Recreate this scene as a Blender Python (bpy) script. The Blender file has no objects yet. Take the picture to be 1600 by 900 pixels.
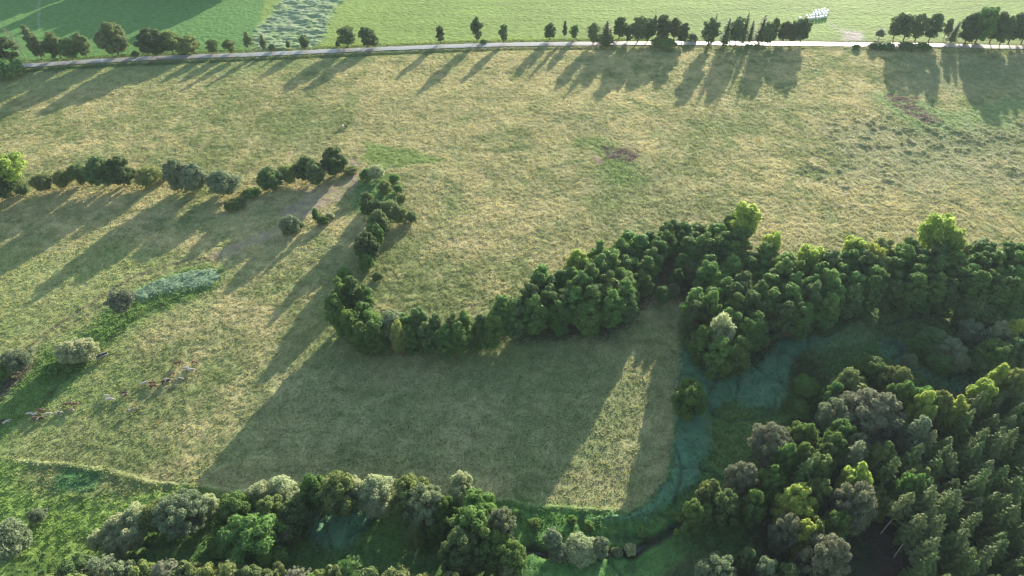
import bpy, math, random
import numpy as np
from mathutils import Vector

# ---------------------------------------------------------------- camera, sky, sun, exposure
R = math.radians
CAM_H, PITCH, FPX = 120.0, R(42.4), 1067.0        # focal length in pixels of the 1600 px wide photograph
SUN_AZ, SUN_EL = R(23.0), R(11.0)                  # the sun stands behind and to the right of the view
scene = bpy.context.scene
col = scene.collection
cam_data = bpy.data.cameras.new('camera')
cam_data.sensor_width = 36.0
cam_data.lens = 36.0 * FPX / 1600.0
cam_data.clip_start, cam_data.clip_end = 1.0, 6000.0
cam = bpy.data.objects.new('camera', cam_data)
col.objects.link(cam)
cam.location = (0, 0, CAM_H)
cam.rotation_euler = (math.pi / 2 - PITCH, 0, 0)
scene.camera = cam

world = bpy.data.worlds.new('World')
scene.world = world
world.use_nodes = True
wn, wl = world.node_tree.nodes, world.node_tree.links
wn.clear()
sky = wn.new('ShaderNodeTexSky')
sky.sky_type = 'NISHITA'
sky.sun_disc = False
sky.sun_elevation = SUN_EL
sky.sun_rotation = SUN_AZ
sky.air_density, sky.dust_density, sky.ozone_density = 1.2, 0.6, 1.5
bg = wn.new('ShaderNodeBackground')
bg.inputs['Strength'].default_value = 0.128
wo = wn.new('ShaderNodeOutputWorld')
wl.new(sky.outputs[0], bg.inputs[0])
wl.new(bg.outputs[0], wo.inputs[0])

sd = bpy.data.lights.new('sun', 'SUN')
sd.energy = 5.0
sd.angle = R(0.6)
sd.color = (1.0, 0.91, 0.77)
sun = bpy.data.objects.new('sun', sd)
col.objects.link(sun)
sun_dir = Vector((math.sin(SUN_AZ) * math.cos(SUN_EL), math.cos(SUN_AZ) * math.cos(SUN_EL), math.sin(SUN_EL)))
sun.rotation_euler = sun_dir.to_track_quat('Z', 'Y').to_euler()
sun.location = (100, 250, 200)

scene.view_settings.view_transform = 'Standard'
scene.view_settings.look = 'None'
scene.view_settings.gamma = 1.0
scene.view_settings.use_curve_mapping = False
scene.view_settings.exposure = 1.57
scene.render.engine = 'CYCLES'
scene.cycles.use_denoising = True
scene.cycles.filter_width = 1.3
scene.cycles.max_bounces = 5
scene.cycles.diffuse_bounces = 3
scene.cycles.glossy_bounces = 2
scene.cycles.transmission_bounces = 4
scene.cycles.transparent_max_bounces = 4

HAZE = 0.00008
# ---------------------------------------------------------------- helpers
rng = np.random.default_rng(7)
random.seed(7)
CP, SP = math.cos(PITCH), math.sin(PITCH)


def at(px, py, z=0.0):
    """point of the plane at height z that the photograph shows at pixel (px, py)"""
    u, v = (px - 800) / FPX, (450 - py) / FPX
    dy, dz = CP + v * SP, -SP + v * CP
    t = (z - CAM_H) / dz
    return u * t, dy * t


def height_of(px, ybase, ytop):
    """height of an upright thing standing at (px, ybase) whose tip shows at ytop"""
    x, y = at(px, ybase)
    v = (450 - ytop) / FPX
    return CAM_H + y * (-SP + v * CP) / (CP + v * SP)


def depth(x, y, z=0.0):
    return y * CP + (CAM_H - z) * SP


LAT = [np.random.default_rng(100 + i).random((256, 256)) for i in range(6)]


def vnoise(x, y, scale, k=0):
    """smooth value noise 0..1 with a cell of the given size"""
    g = LAT[k % 6]
    fx, fy = np.asarray(x) / scale + 37.3 * k, np.asarray(y) / scale + 11.7 * k
    ix, iy = np.floor(fx).astype(int), np.floor(fy).astype(int)
    tx, ty = fx - ix, fy - iy
    tx, ty = tx * tx * (3 - 2 * tx), ty * ty * (3 - 2 * ty)
    a, b = g[ix % 256, iy % 256], g[(ix + 1) % 256, iy % 256]
    c, d = g[ix % 256, (iy + 1) % 256], g[(ix + 1) % 256, (iy + 1) % 256]
    return (a * (1 - tx) + b * tx) * (1 - ty) + (c * (1 - tx) + d * tx) * ty


def fbm(x, y, scale, k=0, octaves=3):
    s, w, t = 0, 1.0, 0
    for o in range(octaves):
        s = s + w * vnoise(x, y, scale / 2 ** o, k + o)
        t += w
        w *= 0.55
    return s / t


def tag(o, label=None, cat=None, group=None, kind=None):
    if label:
        o['label'] = label
    if cat:
        o['category'] = cat
    if group:
        o['group'] = group
    if kind:
        o['kind'] = kind
    return o


def mesh_from(name, verts, faces, mat=None, smooth=False):
    """verts (n,3) array and faces: an (m,k) int array or list of such arrays"""
    me = bpy.data.meshes.new(name)
    groups = faces if isinstance(faces, list) else [faces]
    groups = [np.asarray(f, dtype=np.int32) for f in groups if len(f)]
    verts = np.asarray(verts, dtype=np.float32)
    me.vertices.add(len(verts))
    me.vertices.foreach_set('co', verts.ravel())
    loops = np.concatenate([f.ravel() for f in groups])
    totals = np.concatenate([np.full(len(f), f.shape[1], dtype=np.int32) for f in groups])
    starts = np.concatenate([[0], np.cumsum(totals)[:-1]]).astype(np.int32)
    me.loops.add(len(loops))
    me.loops.foreach_set('vertex_index', loops)
    me.polygons.add(len(totals))
    me.polygons.foreach_set('loop_start', starts)
    me.polygons.foreach_set('loop_total', totals)
    if smooth:
        me.polygons.foreach_set('use_smooth', np.ones(len(totals), dtype=bool))
    me.update(calc_edges=True)
    if mat:
        me.materials.append(mat)
    return me


def link(name, me, parent=None, loc=(0, 0, 0)):
    o = bpy.data.objects.new(name, me)
    col.objects.link(o)
    o.location = loc
    if parent:
        o.parent = parent
    return o


# ---------------------------------------------------------------- materials
def new_mat(name):
    m = bpy.data.materials.new(name)
    m.use_nodes = True
    n = m.node_tree.nodes
    n.clear()
    out = n.new('ShaderNodeOutputMaterial')
    return m, n, m.node_tree.links, out


def plain(name, rgb, rough=0.7, spec=0.3, noise=0.0, nscale=2.0, metallic=0.0):
    m, n, l, out = new_mat(name)
    b = n.new('ShaderNodeBsdfPrincipled')
    b.inputs['Roughness'].default_value = rough
    b.inputs['Specular IOR Level'].default_value = spec
    b.inputs['Metallic'].default_value = metallic
    b.inputs['Base Color'].default_value = (*rgb, 1)
    if noise:
        tc = n.new('ShaderNodeTexCoord')
        nz = n.new('ShaderNodeTexNoise')
        nz.inputs['Scale'].default_value = nscale
        l.new(tc.outputs['Object'], nz.inputs['Vector'])
        mr = n.new('ShaderNodeMapRange')
        mr.inputs[3].default_value = 1 - noise
        mr.inputs[4].default_value = 1 + noise
        l.new(nz.outputs['Fac'], mr.inputs[0])
        mx = n.new('ShaderNodeVectorMath')
        mx.operation = 'SCALE'
        mx.inputs[0].default_value = rgb
        l.new(mr.outputs[0], mx.inputs['Scale'])
        l.new(mx.outputs[0], b.inputs['Base Color'])
    l.new(b.outputs[0], out.inputs[0])
    return m


def leaf_mat(name, rgb, rgb2, transl=0.35, vary=0.25, spec=0.12):
    """foliage: two leaf colours mixed in patches, each tree a little different"""
    m, n, l, out = new_mat(name)
    oi = n.new('ShaderNodeObjectInfo')
    tc = n.new('ShaderNodeTexCoord')
    nz = n.new('ShaderNodeTexNoise')
    nz.inputs['Scale'].default_value = 0.9
    nz.inputs['Detail'].default_value = 3
    l.new(tc.outputs['Object'], nz.inputs['Vector'])
    geo = n.new('ShaderNodeNewGeometry')
    add = n.new('ShaderNodeMath')
    add.operation = 'ADD'
    l.new(nz.outputs['Fac'], add.inputs[0])
    mul = n.new('ShaderNodeMath')
    mul.operation = 'MULTIPLY_ADD'
    l.new(geo.outputs['Random Per Island'], mul.inputs[0])
    mul.inputs[1].default_value = 0.5
    mul.inputs[2].default_value = -0.25
    l.new(mul.outputs[0], add.inputs[1])
    mix = n.new('ShaderNodeMix')
    mix.data_type = 'RGBA'
    mix.inputs[6].default_value = (*rgb, 1)
    mix.inputs[7].default_value = (*rgb2, 1)
    l.new(add.outputs[0], mix.inputs[0])
    hsv = n.new('ShaderNodeHueSaturation')
    mr = n.new('ShaderNodeMapRange')
    mr.inputs[3].default_value = 1 - vary
    mr.inputs[4].default_value = 1 + vary
    l.new(oi.outputs['Random'], mr.inputs[0])
    l.new(mr.outputs[0], hsv.inputs['Value'])
    fr = n.new('ShaderNodeMath')
    fr.operation = 'MULTIPLY'
    fr.inputs[1].default_value = 7.31
    l.new(oi.outputs['Random'], fr.inputs[0])
    fr2 = n.new('ShaderNodeMath')
    fr2.operation = 'FRACT'
    l.new(fr.outputs[0], fr2.inputs[0])
    mr2 = n.new('ShaderNodeMapRange')
    mr2.inputs[3].default_value = 0.492
    mr2.inputs[4].default_value = 0.518
    l.new(fr2.outputs[0], mr2.inputs[0])
    l.new(mr2.outputs[0], hsv.inputs['Hue'])
    l.new(mix.outputs[2], hsv.inputs['Color'])
    b = n.new('ShaderNodeBsdfPrincipled')
    b.inputs['Roughness'].default_value = 0.55
    b.inputs['Specular IOR Level'].default_value = spec
    l.new(hsv.outputs[0], b.inputs['Base Color'])
    tr = n.new('ShaderNodeBsdfTranslucent')
    l.new(hsv.outputs[0], tr.inputs['Color'])
    ms = n.new('ShaderNodeMixShader')
    ms.inputs[0].default_value = transl
    l.new(b.outputs[0], ms.inputs[1])
    l.new(tr.outputs[0], ms.inputs[2])
    l.new(ms.outputs[0], out.inputs[0])
    return m


def ground_mat(name, bump=0.5, bscale=1.1, fine=0.35, stretch=1.0, rough=0.9, spec=0.1, dark=0.6, light=1.3):
    """ground cover: the colour attribute laid down below times a fine patchy noise"""
    m, n, l, out = new_mat(name)
    at_ = n.new('ShaderNodeAttribute')
    at_.attribute_name = 'cover'
    tc = n.new('ShaderNodeTexCoord')
    mp = n.new('ShaderNodeMapping')
    mp.inputs['Scale'].default_value = (1.0, stretch, 1.0)
    l.new(tc.outputs['Object'], mp.inputs['Vector'])
    n1 = n.new('ShaderNodeTexNoise')
    n1.inputs['Scale'].default_value = bscale
    n1.inputs['Detail'].default_value = 5
    n1.inputs['Roughness'].default_value = 0.75
    l.new(mp.outputs[0], n1.inputs['Vector'])
    n2 = n.new('ShaderNodeTexNoise')
    n2.inputs['Scale'].default_value = 0.33
    n2.inputs['Detail'].default_value = 6
    n2.inputs['Roughness'].default_value = 0.7
    l.new(mp.outputs[0], n2.inputs['Vector'])
    mr = n.new('ShaderNodeMapRange')
    mr.inputs[1].default_value, mr.inputs[2].default_value = 0.3, 0.7
    mr.inputs[3].default_value, mr.inputs[4].default_value = dark, light
    l.new(n1.outputs['Fac'], mr.inputs[0])
    mr2 = n.new('ShaderNodeMapRange')
    mr2.inputs[1].default_value, mr2.inputs[2].default_value = 0.3, 0.7
    mr2.inputs[3].default_value, mr2.inputs[4].default_value = 0.70, 1.30
    l.new(n2.outputs['Fac'], mr2.inputs[0])
    mm = n.new('ShaderNodeMath')
    mm.operation = 'MULTIPLY'
    l.new(mr.outputs[0], mm.inputs[0])
    l.new(mr2.outputs[0], mm.inputs[1])
    sc = n.new('ShaderNodeVectorMath')
    sc.operation = 'SCALE'
    l.new(at_.outputs['Color'], sc.inputs[0])
    l.new(mm.outputs[0], sc.inputs['Scale'])
    b = n.new('ShaderNodeBsdfPrincipled')
    b.inputs['Roughness'].default_value = rough
    b.inputs['Specular IOR Level'].default_value = spec
    l.new(sc.outputs[0], b.inputs['Base Color'])
    bp = n.new('ShaderNodeBump')
    bp.inputs['Strength'].default_value = bump
    bp.inputs['Distance'].default_value = fine
    l.new(n1.outputs['Fac'], bp.inputs['Height'])
    l.new(bp.outputs[0], b.inputs['Normal'])
    l.new(b.outputs[0], out.inputs[0])
    return m


LEAF = {
    'alder': leaf_mat('alder_leaves', (0.090, 0.185, 0.055), (0.240, 0.350, 0.095), 0.50),
    'dark': leaf_mat('dark_leaves', (0.092, 0.155, 0.062), (0.205, 0.280, 0.100), 0.48),
    'green': leaf_mat('green_leaves', (0.090, 0.185, 0.050), (0.215, 0.330, 0.085), 0.47),
    'yellow': leaf_mat('yellow_green_leaves', (0.270, 0.370, 0.080), (0.500, 0.560, 0.140), 0.52, 0.10),
    'olive': leaf_mat('olive_leaves', (0.150, 0.200, 0.065), (0.290, 0.330, 0.110), 0.45),
    'pale': leaf_mat('pale_willow_leaves', (0.310, 0.360, 0.190), (0.560, 0.590, 0.340), 0.48, 0.10),
    'silver': leaf_mat('silver_willow_leaves', (0.150, 0.200, 0.110), (0.310, 0.365, 0.205), 0.42, 0.12),
    'grey': leaf_mat('grey_brown_leaves', (0.160, 0.180, 0.105), (0.270, 0.285, 0.180), 0.40, 0.10),
    'birch': leaf_mat('birch_leaves', (0.130, 0.185, 0.070), (0.250, 0.310, 0.120), 0.45),
    'needle': leaf_mat('spruce_needles', (0.080, 0.130, 0.042), (0.225, 0.290, 0.095), 0.25, 0.15, 0.06),
    'pine': leaf_mat('pine_needles', (0.110, 0.150, 0.058), (0.240, 0.290, 0.115), 0.25, 0.15, 0.06),
}
BARK = plain('bark', (0.11, 0.09, 0.07), 0.9, 0.1, 0.3, 3.0)
PALE_BARK = plain('pale_bark', (0.42, 0.38, 0.34), 0.8, 0.2, 0.3, 3.0)
DRY_WOOD = plain('dry_twigs', (0.30, 0.26, 0.21), 0.85, 0.1, 0.2, 3.0)

# ---------------------------------------------------------------- the ground
def P(pts):
    return [at(x, y) for x, y in pts]


def axis(segs):
    out = []
    for a, b, s in segs:
        n = max(1, int(round((b - a) / s)))
        out.append(np.linspace(a, b, n, endpoint=False))
    out.append(np.array([segs[-1][1]]))
    return np.concatenate(out)


gx = axis([(-3000, -900, 210), (-900, -380, 26), (-380, -262, 4), (-262, 262, 0.40), (262, 380, 4), (380, 900, 26), (900, 3000, 210)])
gy = axis([(-600, -60, 30), (-60, 34, 4), (34, 352, 0.40), (352, 460, 4), (460, 1000, 27), (1000, 4200, 200)])
GX, GY = np.meshgrid(gx, gy, indexing='ij')
NX, NY = GX.shape
X, Y = GX.ravel(), GY.ravel()
inner = (X > -266) & (X < 266) & (Y > 30) & (Y < 356)


def inside(poly, x, y):
    res = np.zeros(len(x), bool)
    px, py = np.array([p[0] for p in poly]), np.array([p[1] for p in poly])
    sel = (x > px.min() - 1) & (x < px.max() + 1) & (y > py.min() - 1) & (y < py.max() + 1)
    xs, ys = x[sel], y[sel]
    r = np.zeros(len(xs), bool)
    j = len(px) - 1
    for i in range(len(px)):
        c = (py[i] > ys) != (py[j] > ys)
        with np.errstate(divide='ignore', invalid='ignore'):
            xi = (px[j] - px[i]) * (ys - py[i]) / (py[j] - py[i] + 1e-12) + px[i]
        r ^= c & (xs < xi)
        j = i
    res[sel] = r
    return res


WX = (fbm(X, Y, 9, 1) - 0.5) * 2
WY = (fbm(X, Y, 9, 3) - 0.5) * 2
RJ = np.random.default_rng(5)


def mask(poly, wob=2.0, soft=0.6):
    s = np.zeros(len(X), np.float32)
    for k in range(4):
        jx = RJ.normal(0, soft, len(X))
        jy = RJ.normal(0, soft, len(X))
        s += inside(poly, X + WX * wob + jx, Y + WY * wob + jy)
    return s / 4


def near_line(pts, width, wob=1.0):
    """1 on a winding line, fading to 0 at the given half width"""
    d = np.full(len(X), 1e9)
    xx, yy = X + WX * wob, Y + WY * wob
    for (x0, y0), (x1, y1) in zip(pts[:-1], pts[1:]):
        vx, vy = x1 - x0, y1 - y0
        t = np.clip(((xx - x0) * vx + (yy - y0) * vy) / (vx * vx + vy * vy), 0, 1)
        d = np.minimum(d, np.hypot(xx - x0 - t * vx, yy - y0 - t * vy))
    return np.clip(1.3 - d / width, 0, 1)


def blend(c, m, rgb):
    m = m[:, None]
    return c * (1 - m) + np.array(rgb) * m


ROAD_PX = [(-160, 122), (0, 106), (60, 102), (150, 96), (250, 91), (330, 88), (420, 85), (500, 81), (600, 77), (700, 73), (800, 70), (900, 69), (1050, 68), (1200, 68.5), (1330, 70), (1450, 71), (1600, 75), (1760, 80)]
road = P(ROAD_PX)
far_poly = road + [(500, 4300), (-500, 4300)]
far_poly = [(-3100, road[0][1] - 130)] + road + [(3100, road[-1][1] - 60), (3100, 4300), (-3100, 4300)]
FAR = inside(far_poly, X, Y)

# base meadow: straw-coloured tussocky grass over green
big = fbm(X, Y, 42, 0, 3)
mid = fbm(X, Y, 7, 2, 3)
fin = fbm(X, Y, 1.6, 4, 2)
t = np.clip((big - 0.5) * 2.0 + (mid - 0.5) * 2.2 + (fin - 0.5) * 0.8 + 0.55, 0, 1)[:, None]
straw, grassy = np.array((0.375, 0.333, 0.155)), np.array((0.195, 0.220, 0.080))
C = straw * t + grassy * (1 - t)
warm = np.clip((fbm(X, Y, 18, 5, 3) - 0.52) * 5, 0, 1)
C = blend(C, warm * 0.25, (0.42, 0.36, 0.19))
tint = np.clip((fbm(X, Y, 5, 1, 3) - 0.55) * 6, 0, 1)
C = blend(C, tint * 0.35, (0.20, 0.25, 0.09))

BREAK = np.clip((fbm(X, Y, 2.2, 3, 2) - 0.36) * 5, 0.40, 1)


def region(pts, rgb, a=1.0, wob=2.0, soft=0.6, broken=False):
    global C
    m = mask(P(pts), wob, soft) * a
    if broken:
        m = m * BREAK
    C = blend(C, m, rgb)
    return m

patch = fbm(X, Y, 3.4, 2, 3)
streak = fbm(X * 0.22, Y * 1.4, 5, 4, 3)
C = C * (1 + (patch - 0.5)[:, None] * np.array([0.42, 0.34, 0.40]) + (streak - 0.5)[:, None] * np.array([0.42, 0.36, 0.4]))
for ln in ([(620, 360), (760, 350), (900, 335), (1040, 322)], [(700, 300), (850, 305), (1000, 310), (1200, 318)], [(1200, 335), (1330, 338), (1500, 330)], [(430, 640), (560, 655), (700, 660), (900, 650)], [(380, 735), (520, 728), (700, 735), (860, 770)], [(60, 690), (200, 720), (330, 745)], [(640, 232), (760, 236), (900, 222)], [(170, 520), (330, 500), (470, 470), (540, 420)], [(300, 595), (200, 625), (100, 655), (0, 690)]):
    C = blend(C, near_line(P(ln), 0.5, 2.5) * 0.35, (0.13, 0.15, 0.06))

# broad greener parts of the pasture
region([(-200, 400), (120, 380), (330, 400), (360, 440), (230, 540), (150, 640), (-40, 760), (-300, 900)], (0.247, 0.299, 0.098), 0.55, 6, 3)
region([(-100, 110), (500, 92), (620, 88), (520, 105), (300, 120), (-100, 160)], (0.221, 0.273, 0.104), 0.6, 4, 2)
region([(360, 540), (560, 520), (1000, 500), (1060, 560), (1050, 700), (900, 760), (600, 760), (350, 750)], (0.200, 0.235, 0.095), 0.45, 6, 4)  # greenish tone of the belt's shaded ground put into the colour
region([(570, 225), (640, 232), (700, 250), (600, 262), (560, 250)], (0.170, 0.250, 0.060), 0.8, 2, 1)
region([(885, 220), (935, 214), (960, 225), (1000, 262), (1010, 280), (960, 292), (935, 275), (940, 240)], (0.150, 0.215, 0.060), 0.8, 3, 1.5)
region([(1360, 150), (1400, 140), (1480, 175), (1600, 150), (1620, 175), (1520, 215), (1430, 205)], (0.215, 0.286, 0.111), 0.8, 3, 1.5)
region([(1290, 190), (1420, 200), (1600, 185), (1620, 260), (1560, 300), (1430, 300), (1300, 290)], (0.280, 0.280, 0.156), 0.5, 6, 3)
region([(1410, 0 + 100), (1420, 150), (1620, 150), (1620, 90), (1420, 85)], (0.221, 0.247, 0.130), 0.5, 3, 2)
# bare wet ground
region([(935, 228), (960, 232), (995, 234), (1000, 245), (985, 254), (970, 250), (945, 246), (950, 238)], (0.120, 0.085, 0.070), 1.0, 1.6, 0.5, True)
region([(926, 246), (934, 246), (944, 254), (938, 256)], (0.36, 0.24, 0.20), 0.9, 0.5, 0.4)
region([(1385, 152), (1400, 145), (1438, 152), (1432, 168), (1460, 178), (1468, 190), (1442, 192), (1420, 178), (1398, 166)], (0.140, 0.100, 0.080), 1.0, 2.4, 0.5, True)
# trodden dirt by the hedge end and its track
dirt = region([(538, 252), (556, 248), (566, 262), (558, 290), (548, 305), (512, 322), (470, 345), (455, 362), (400, 384), (352, 408), (330, 408), (336, 396), (400, 370), (440, 350), (440, 330), (480, 300), (530, 285), (548, 268)], (0.300, 0.235, 0.155), 0.95, 2.6, 0.8, True)
track = P([(345, 402), (300, 405), (255, 415), (205, 435), (150, 470), (95, 505), (40, 545)])
C = blend(C, near_line(track, 0.7, 0.8) * 0.6, (0.150, 0.120, 0.085))
track2 = P([(345, 404), (300, 412), (262, 424), (212, 444), (158, 478), (104, 512), (50, 552)])
C = blend(C, near_line(track2, 0.5, 0.8) * 0.5, (0.140, 0.125, 0.075))
for line in ([(1335, 78), (1290, 100), (1240, 130), (1180, 150)], [(1337, 78), (1300, 102), (1255, 131), (1200, 152)]):
    C = blend(C, near_line(P(line), 0.9, 0.5) * 0.7, (0.160, 0.205, 0.075))
# lush wet strip with the silvery reed pool
lush = region([(352, 415), (356, 438), (330, 455), (270, 480), (215, 505), (170, 540), (125, 590), (85, 625), (30, 660), (0, 700), (-60, 760), (-60, 610), (0, 590), (60, 560), (90, 540), (150, 505), (195, 465), (240, 437), (300, 415)], (0.120, 0.210, 0.050), 0.85, 2.5, 1.2)
pool = region([(205, 462), (240, 442), (290, 428), (335, 420), (350, 432), (330, 447), (285, 455), (245, 466), (225, 475)], (0.180, 0.250, 0.150), 0.95, 1.8, 0.6)
reg = region([(-60, 560), (30, 560), (40, 575), (0, 620), (-60, 650)], (0.10, 0.09, 0.08), 0.7, 2, 1.5)
C = blend(C, near_line(P([(40, 572), (15, 600), (-10, 625), (-40, 650)]), 1.2, 1.5) * 0.8, (0.10, 0.08, 0.07))
C = blend(C, near_line(P([(320, 445), (250, 478), (205, 500), (130, 570), (95, 600), (60, 645)]), 1.0, 1.5) * 0.5, (0.06, 0.10, 0.03))
region([(556, 300), (562, 282), (576, 262), (600, 260), (622, 288), (630, 322), (636, 345), (600, 345), (570, 335), (548, 322)], (0.110, 0.205, 0.060), 0.9, 1.5, 0.8)
region([(600, 262), (618, 272), (640, 330), (650, 350), (636, 350), (622, 310)], (0.230, 0.235, 0.100), 0.7, 1.0, 0.8)
# lower left rough green
low_left = region([(-150, 716), (30, 718), (100, 730), (160, 737), (240, 754), (330, 764), (380, 764), (240, 800), (150, 860), (200, 960), (-150, 960)], (0.165, 0.255, 0.058), 0.95, 1.6, 0.7)
region([(45, 722), (155, 737), (300, 763), (200, 775), (120, 770), (60, 765), (30, 740)], (0.185, 0.190, 0.085), 0.8, 2.5, 1.2)
square = region([(97, 731), (160, 737), (150, 760), (140, 768), (85, 766)], (0.075, 0.165, 0.060), 0.95, 1.2, 0.6)
C = blend(C, near_line(P([(28, 718), (100, 728), (160, 735), (250, 755), (330, 764), (380, 766)]), 0.45, 0.8) * 0.5 * BREAK, (0.38, 0.38, 0.18))
# bottom band of rank green between meadow and forest
EDGE = [(1058, 500), (1062, 560), (1056, 690), (1042, 745), (1015, 783), (980, 797), (900, 796), (840, 793), (780, 783), (700, 775), (560, 775), (380, 768)]
wet_poly = EDGE + [(240, 800), (150, 860), (200, 980), (1500, 980), (2100, 700), (2000, 430), (1600, 440), (1360, 470), (1200, 540), (1080, 545)]
WETM = mask(P(wet_poly), 0.8, 0.45)
C = blend(C, WETM, (0.095, 0.180, 0.050))
region([(780, 786), (1000, 802), (1050, 770), (1075, 830), (980, 850), (830, 850)], (0.100, 0.205, 0.050), 0.8, 2, 1)
reeds = region([(1062, 545), (1100, 560), (1180, 575), (1210, 530), (1290, 525), (1340, 495), (1365, 530), (1330, 545), (1290, 545), (1280, 560), (1240, 575), (1225, 640), (1180, 645), (1150, 632), (1110, 648), (1112, 700), (1085, 760), (1010, 810), (900, 812), (990, 800), (1020, 784), (1048, 745), (1060, 690), (1060, 600)], (0.092, 0.205, 0.110), 0.92, 1.6, 0.5)
region([(1370, 525), (1400, 522), (1435, 545), (1420, 565), (1375, 560)], (0.092, 0.205, 0.110), 0.9, 1.6, 0.5)
region([(1425, 575), (1530, 570), (1540, 600), (1500, 615), (1440, 590)], (0.090, 0.200, 0.108), 0.9, 1.6, 0.5)
region([(1110, 650), (1150, 635), (1200, 650), (1240, 600), (1260, 640), (1190, 700), (1130, 745), (1112, 720), (1100, 690)], (0.125, 0.195, 0.055), 0.9, 1.8, 0.8)
region([(1330, 498), (1450, 480), (1500, 500), (1440, 540), (1380, 525), (1345, 540), (1290, 570), (1260, 555)], (0.120, 0.180, 0.060), 0.9, 1.8, 0.8)
pond_reed = region([(488, 803), (530, 795), (600, 795), (585, 815), (560, 845), (545, 862), (500, 855), (478, 835)], (0.105, 0.230, 0.120), 0.9, 1.4, 0.6)
region([(600, 800), (580, 840), (555, 862), (620, 870), (650, 820)], (0.125, 0.230, 0.055), 0.8, 2, 1)
region([(830, 855), (860, 850), (900, 862), (960, 860), (1030, 835), (1060, 845), (1070, 870), (1010, 910), (900, 920), (820, 920)], (0.105, 0.220, 0.060), 0.9, 2, 0.8)
region([(1030, 885), (1130, 850), (1150, 930), (1010, 930)], (0.110, 0.130, 0.050), 0.9, 2, 1)
# darker floor under the forest and the tree belt
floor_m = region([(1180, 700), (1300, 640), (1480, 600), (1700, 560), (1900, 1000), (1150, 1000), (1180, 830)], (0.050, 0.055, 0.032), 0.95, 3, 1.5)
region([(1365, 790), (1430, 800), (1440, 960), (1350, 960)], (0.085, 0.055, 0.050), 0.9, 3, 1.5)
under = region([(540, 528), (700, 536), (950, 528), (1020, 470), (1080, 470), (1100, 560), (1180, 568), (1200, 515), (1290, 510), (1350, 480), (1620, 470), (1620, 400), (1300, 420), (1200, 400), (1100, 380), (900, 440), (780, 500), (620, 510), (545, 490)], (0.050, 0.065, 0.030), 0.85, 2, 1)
stream = near_line(P([(790, 870), (835, 852), (862, 868), (900, 872), (960, 862), (985, 868), (1010, 845), (1060, 820), (1100, 800)]), 1.0, 1.2)
C = blend(C, np.clip(stream * 1.3, 0, 1), (0.035, 0.040, 0.022))

# the far side of the road
cf = np.array((0.205, 0.285, 0.062)) * (0.82 + 0.36 * fbm(X * 0.35, Y, 9, 2, 3))[:, None]
C = np.where(FAR[:, None], cf, C)
m = mask(P([(-300, -140), (470, -140), (415, 0), (392, 78), (330, 84), (0, 100), (-300, 115)]), 0.5, 0.8) * FAR
C = blend(C, m, (0.105, 0.215, 0.055))
silver = mask(P([(500, -140), (590, -140), (532, 0), (492, 76), (392, 82), (400, 45), (440, 0)]), 1.8, 1.2) * FAR
C = blend(C, silver * np.clip(0.35 + 1.2 * (fbm(X, Y, 5, 3, 3)), 0, 1), (0.21, 0.27, 0.15))
m = mask(P([(1316, 40), (1326, 50), (1345, 48), (1352, 62), (1345, 70), (1312, 70), (1322, 60)]), 1.5, 1.2) * FAR
C = blend(C, m, (0.42, 0.36, 0.30))
m = near_line(P([(1326, 62), (1310, 48), (1295, 34)]), 0.9, 1.0) * FAR
C = blend(C, m * 0.7, (0.30, 0.29, 0.20))
m = near_line(P([(62, -10), (60, 45)]), 0.7, 0.8) * FAR
C = blend(C, m * 0.35, (0.32, 0.32, 0.25))
# grassy verges of the road
vd = near_line(road, 7.5, 0.4)
rx, ry = np.array([p[0] for p in road]), np.array([p[1] for p in road])
ryi = np.interp(X, rx, ry)
below = ryi - Y
v = (np.clip(1.4 - np.abs(below - 4.8) / 2.4, 0, 1)) * (X > -300) * (X < 300)
wv = np.clip(np.interp(X, [-200, -40, 20], [1, 0.8, 0.35]), 0, 1)
C = blend(C, v * wv, (0.095, 0.150, 0.050))
v2 = (np.clip(1.5 - np.abs(-below - 3.6) / 1.6, 0, 1)) * (X > -300) * (X < 300)
C = blend(C, v2 * 0.7, (0.150, 0.165, 0.070))

# narrow trodden lines through the reeds
crack = np.zeros(len(X))
for ln in ([(1150, 575), (1152, 600), (1154, 632)], [(1180, 575), (1215, 600), (1228, 612)], [(1060, 700), (1062, 740), (1058, 780)], [(1285, 545), (1325, 549)], [(1200, 605), (1214, 622), (1222, 632)], [(505, 808), (515, 830), (520, 856)], [(985, 870), (1020, 850), (1035, 842)], [(1120, 575), (1118, 600), (1104, 640)], [(930, 850), (955, 880), (975, 905)]):
    crack = np.maximum(crack, near_line(P(ln), 0.34, 1.5))
crack = np.maximum(crack, np.clip((0.035 - np.abs(fbm(X, Y, 15, 2, 3) - 0.5)) * 40, 0, 1) * (reeds + WETM > 0.8) * 0.8)
C = blend(C, crack * 0.6, (0.045, 0.090, 0.045))

# heights: tussocks everywhere, tall reeds and rank growth standing above the meadow, stream in a cut
tall = np.clip(reeds + pond_reed + pool * 0.6, 0, 1)
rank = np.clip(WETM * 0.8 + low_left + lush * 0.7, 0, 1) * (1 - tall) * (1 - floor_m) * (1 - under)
Z = np.zeros(len(X))
spk = RJ.random(len(X)) - 0.5
tus = 0.5 + 0.9 * (vnoise(X, Y, 0.85, 3) - 0.5) + 0.35 * spk
Zm = (tus - 0.5) * 0.20
lump = np.clip((fbm(X, Y, 1.9, 5, 2) + 0.25 * (fbm(X, Y, 14, 2, 2) - 0.5) - 0.71) * 8, 0, 1)
right_lumps = mask(P([(1250, 185), (1620, 175), (1640, 290), (1500, 310), (1280, 320)]), 6, 5)
right_lumps *= np.clip((fbm(X, Y, 16, 3, 3) - 0.35) * 4, 0, 1)
lump = np.clip(lump + right_lumps * np.clip((fbm(X, Y, 1.9, 5, 2) - 0.54) * 6, 0, 1), 0, 1)
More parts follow.
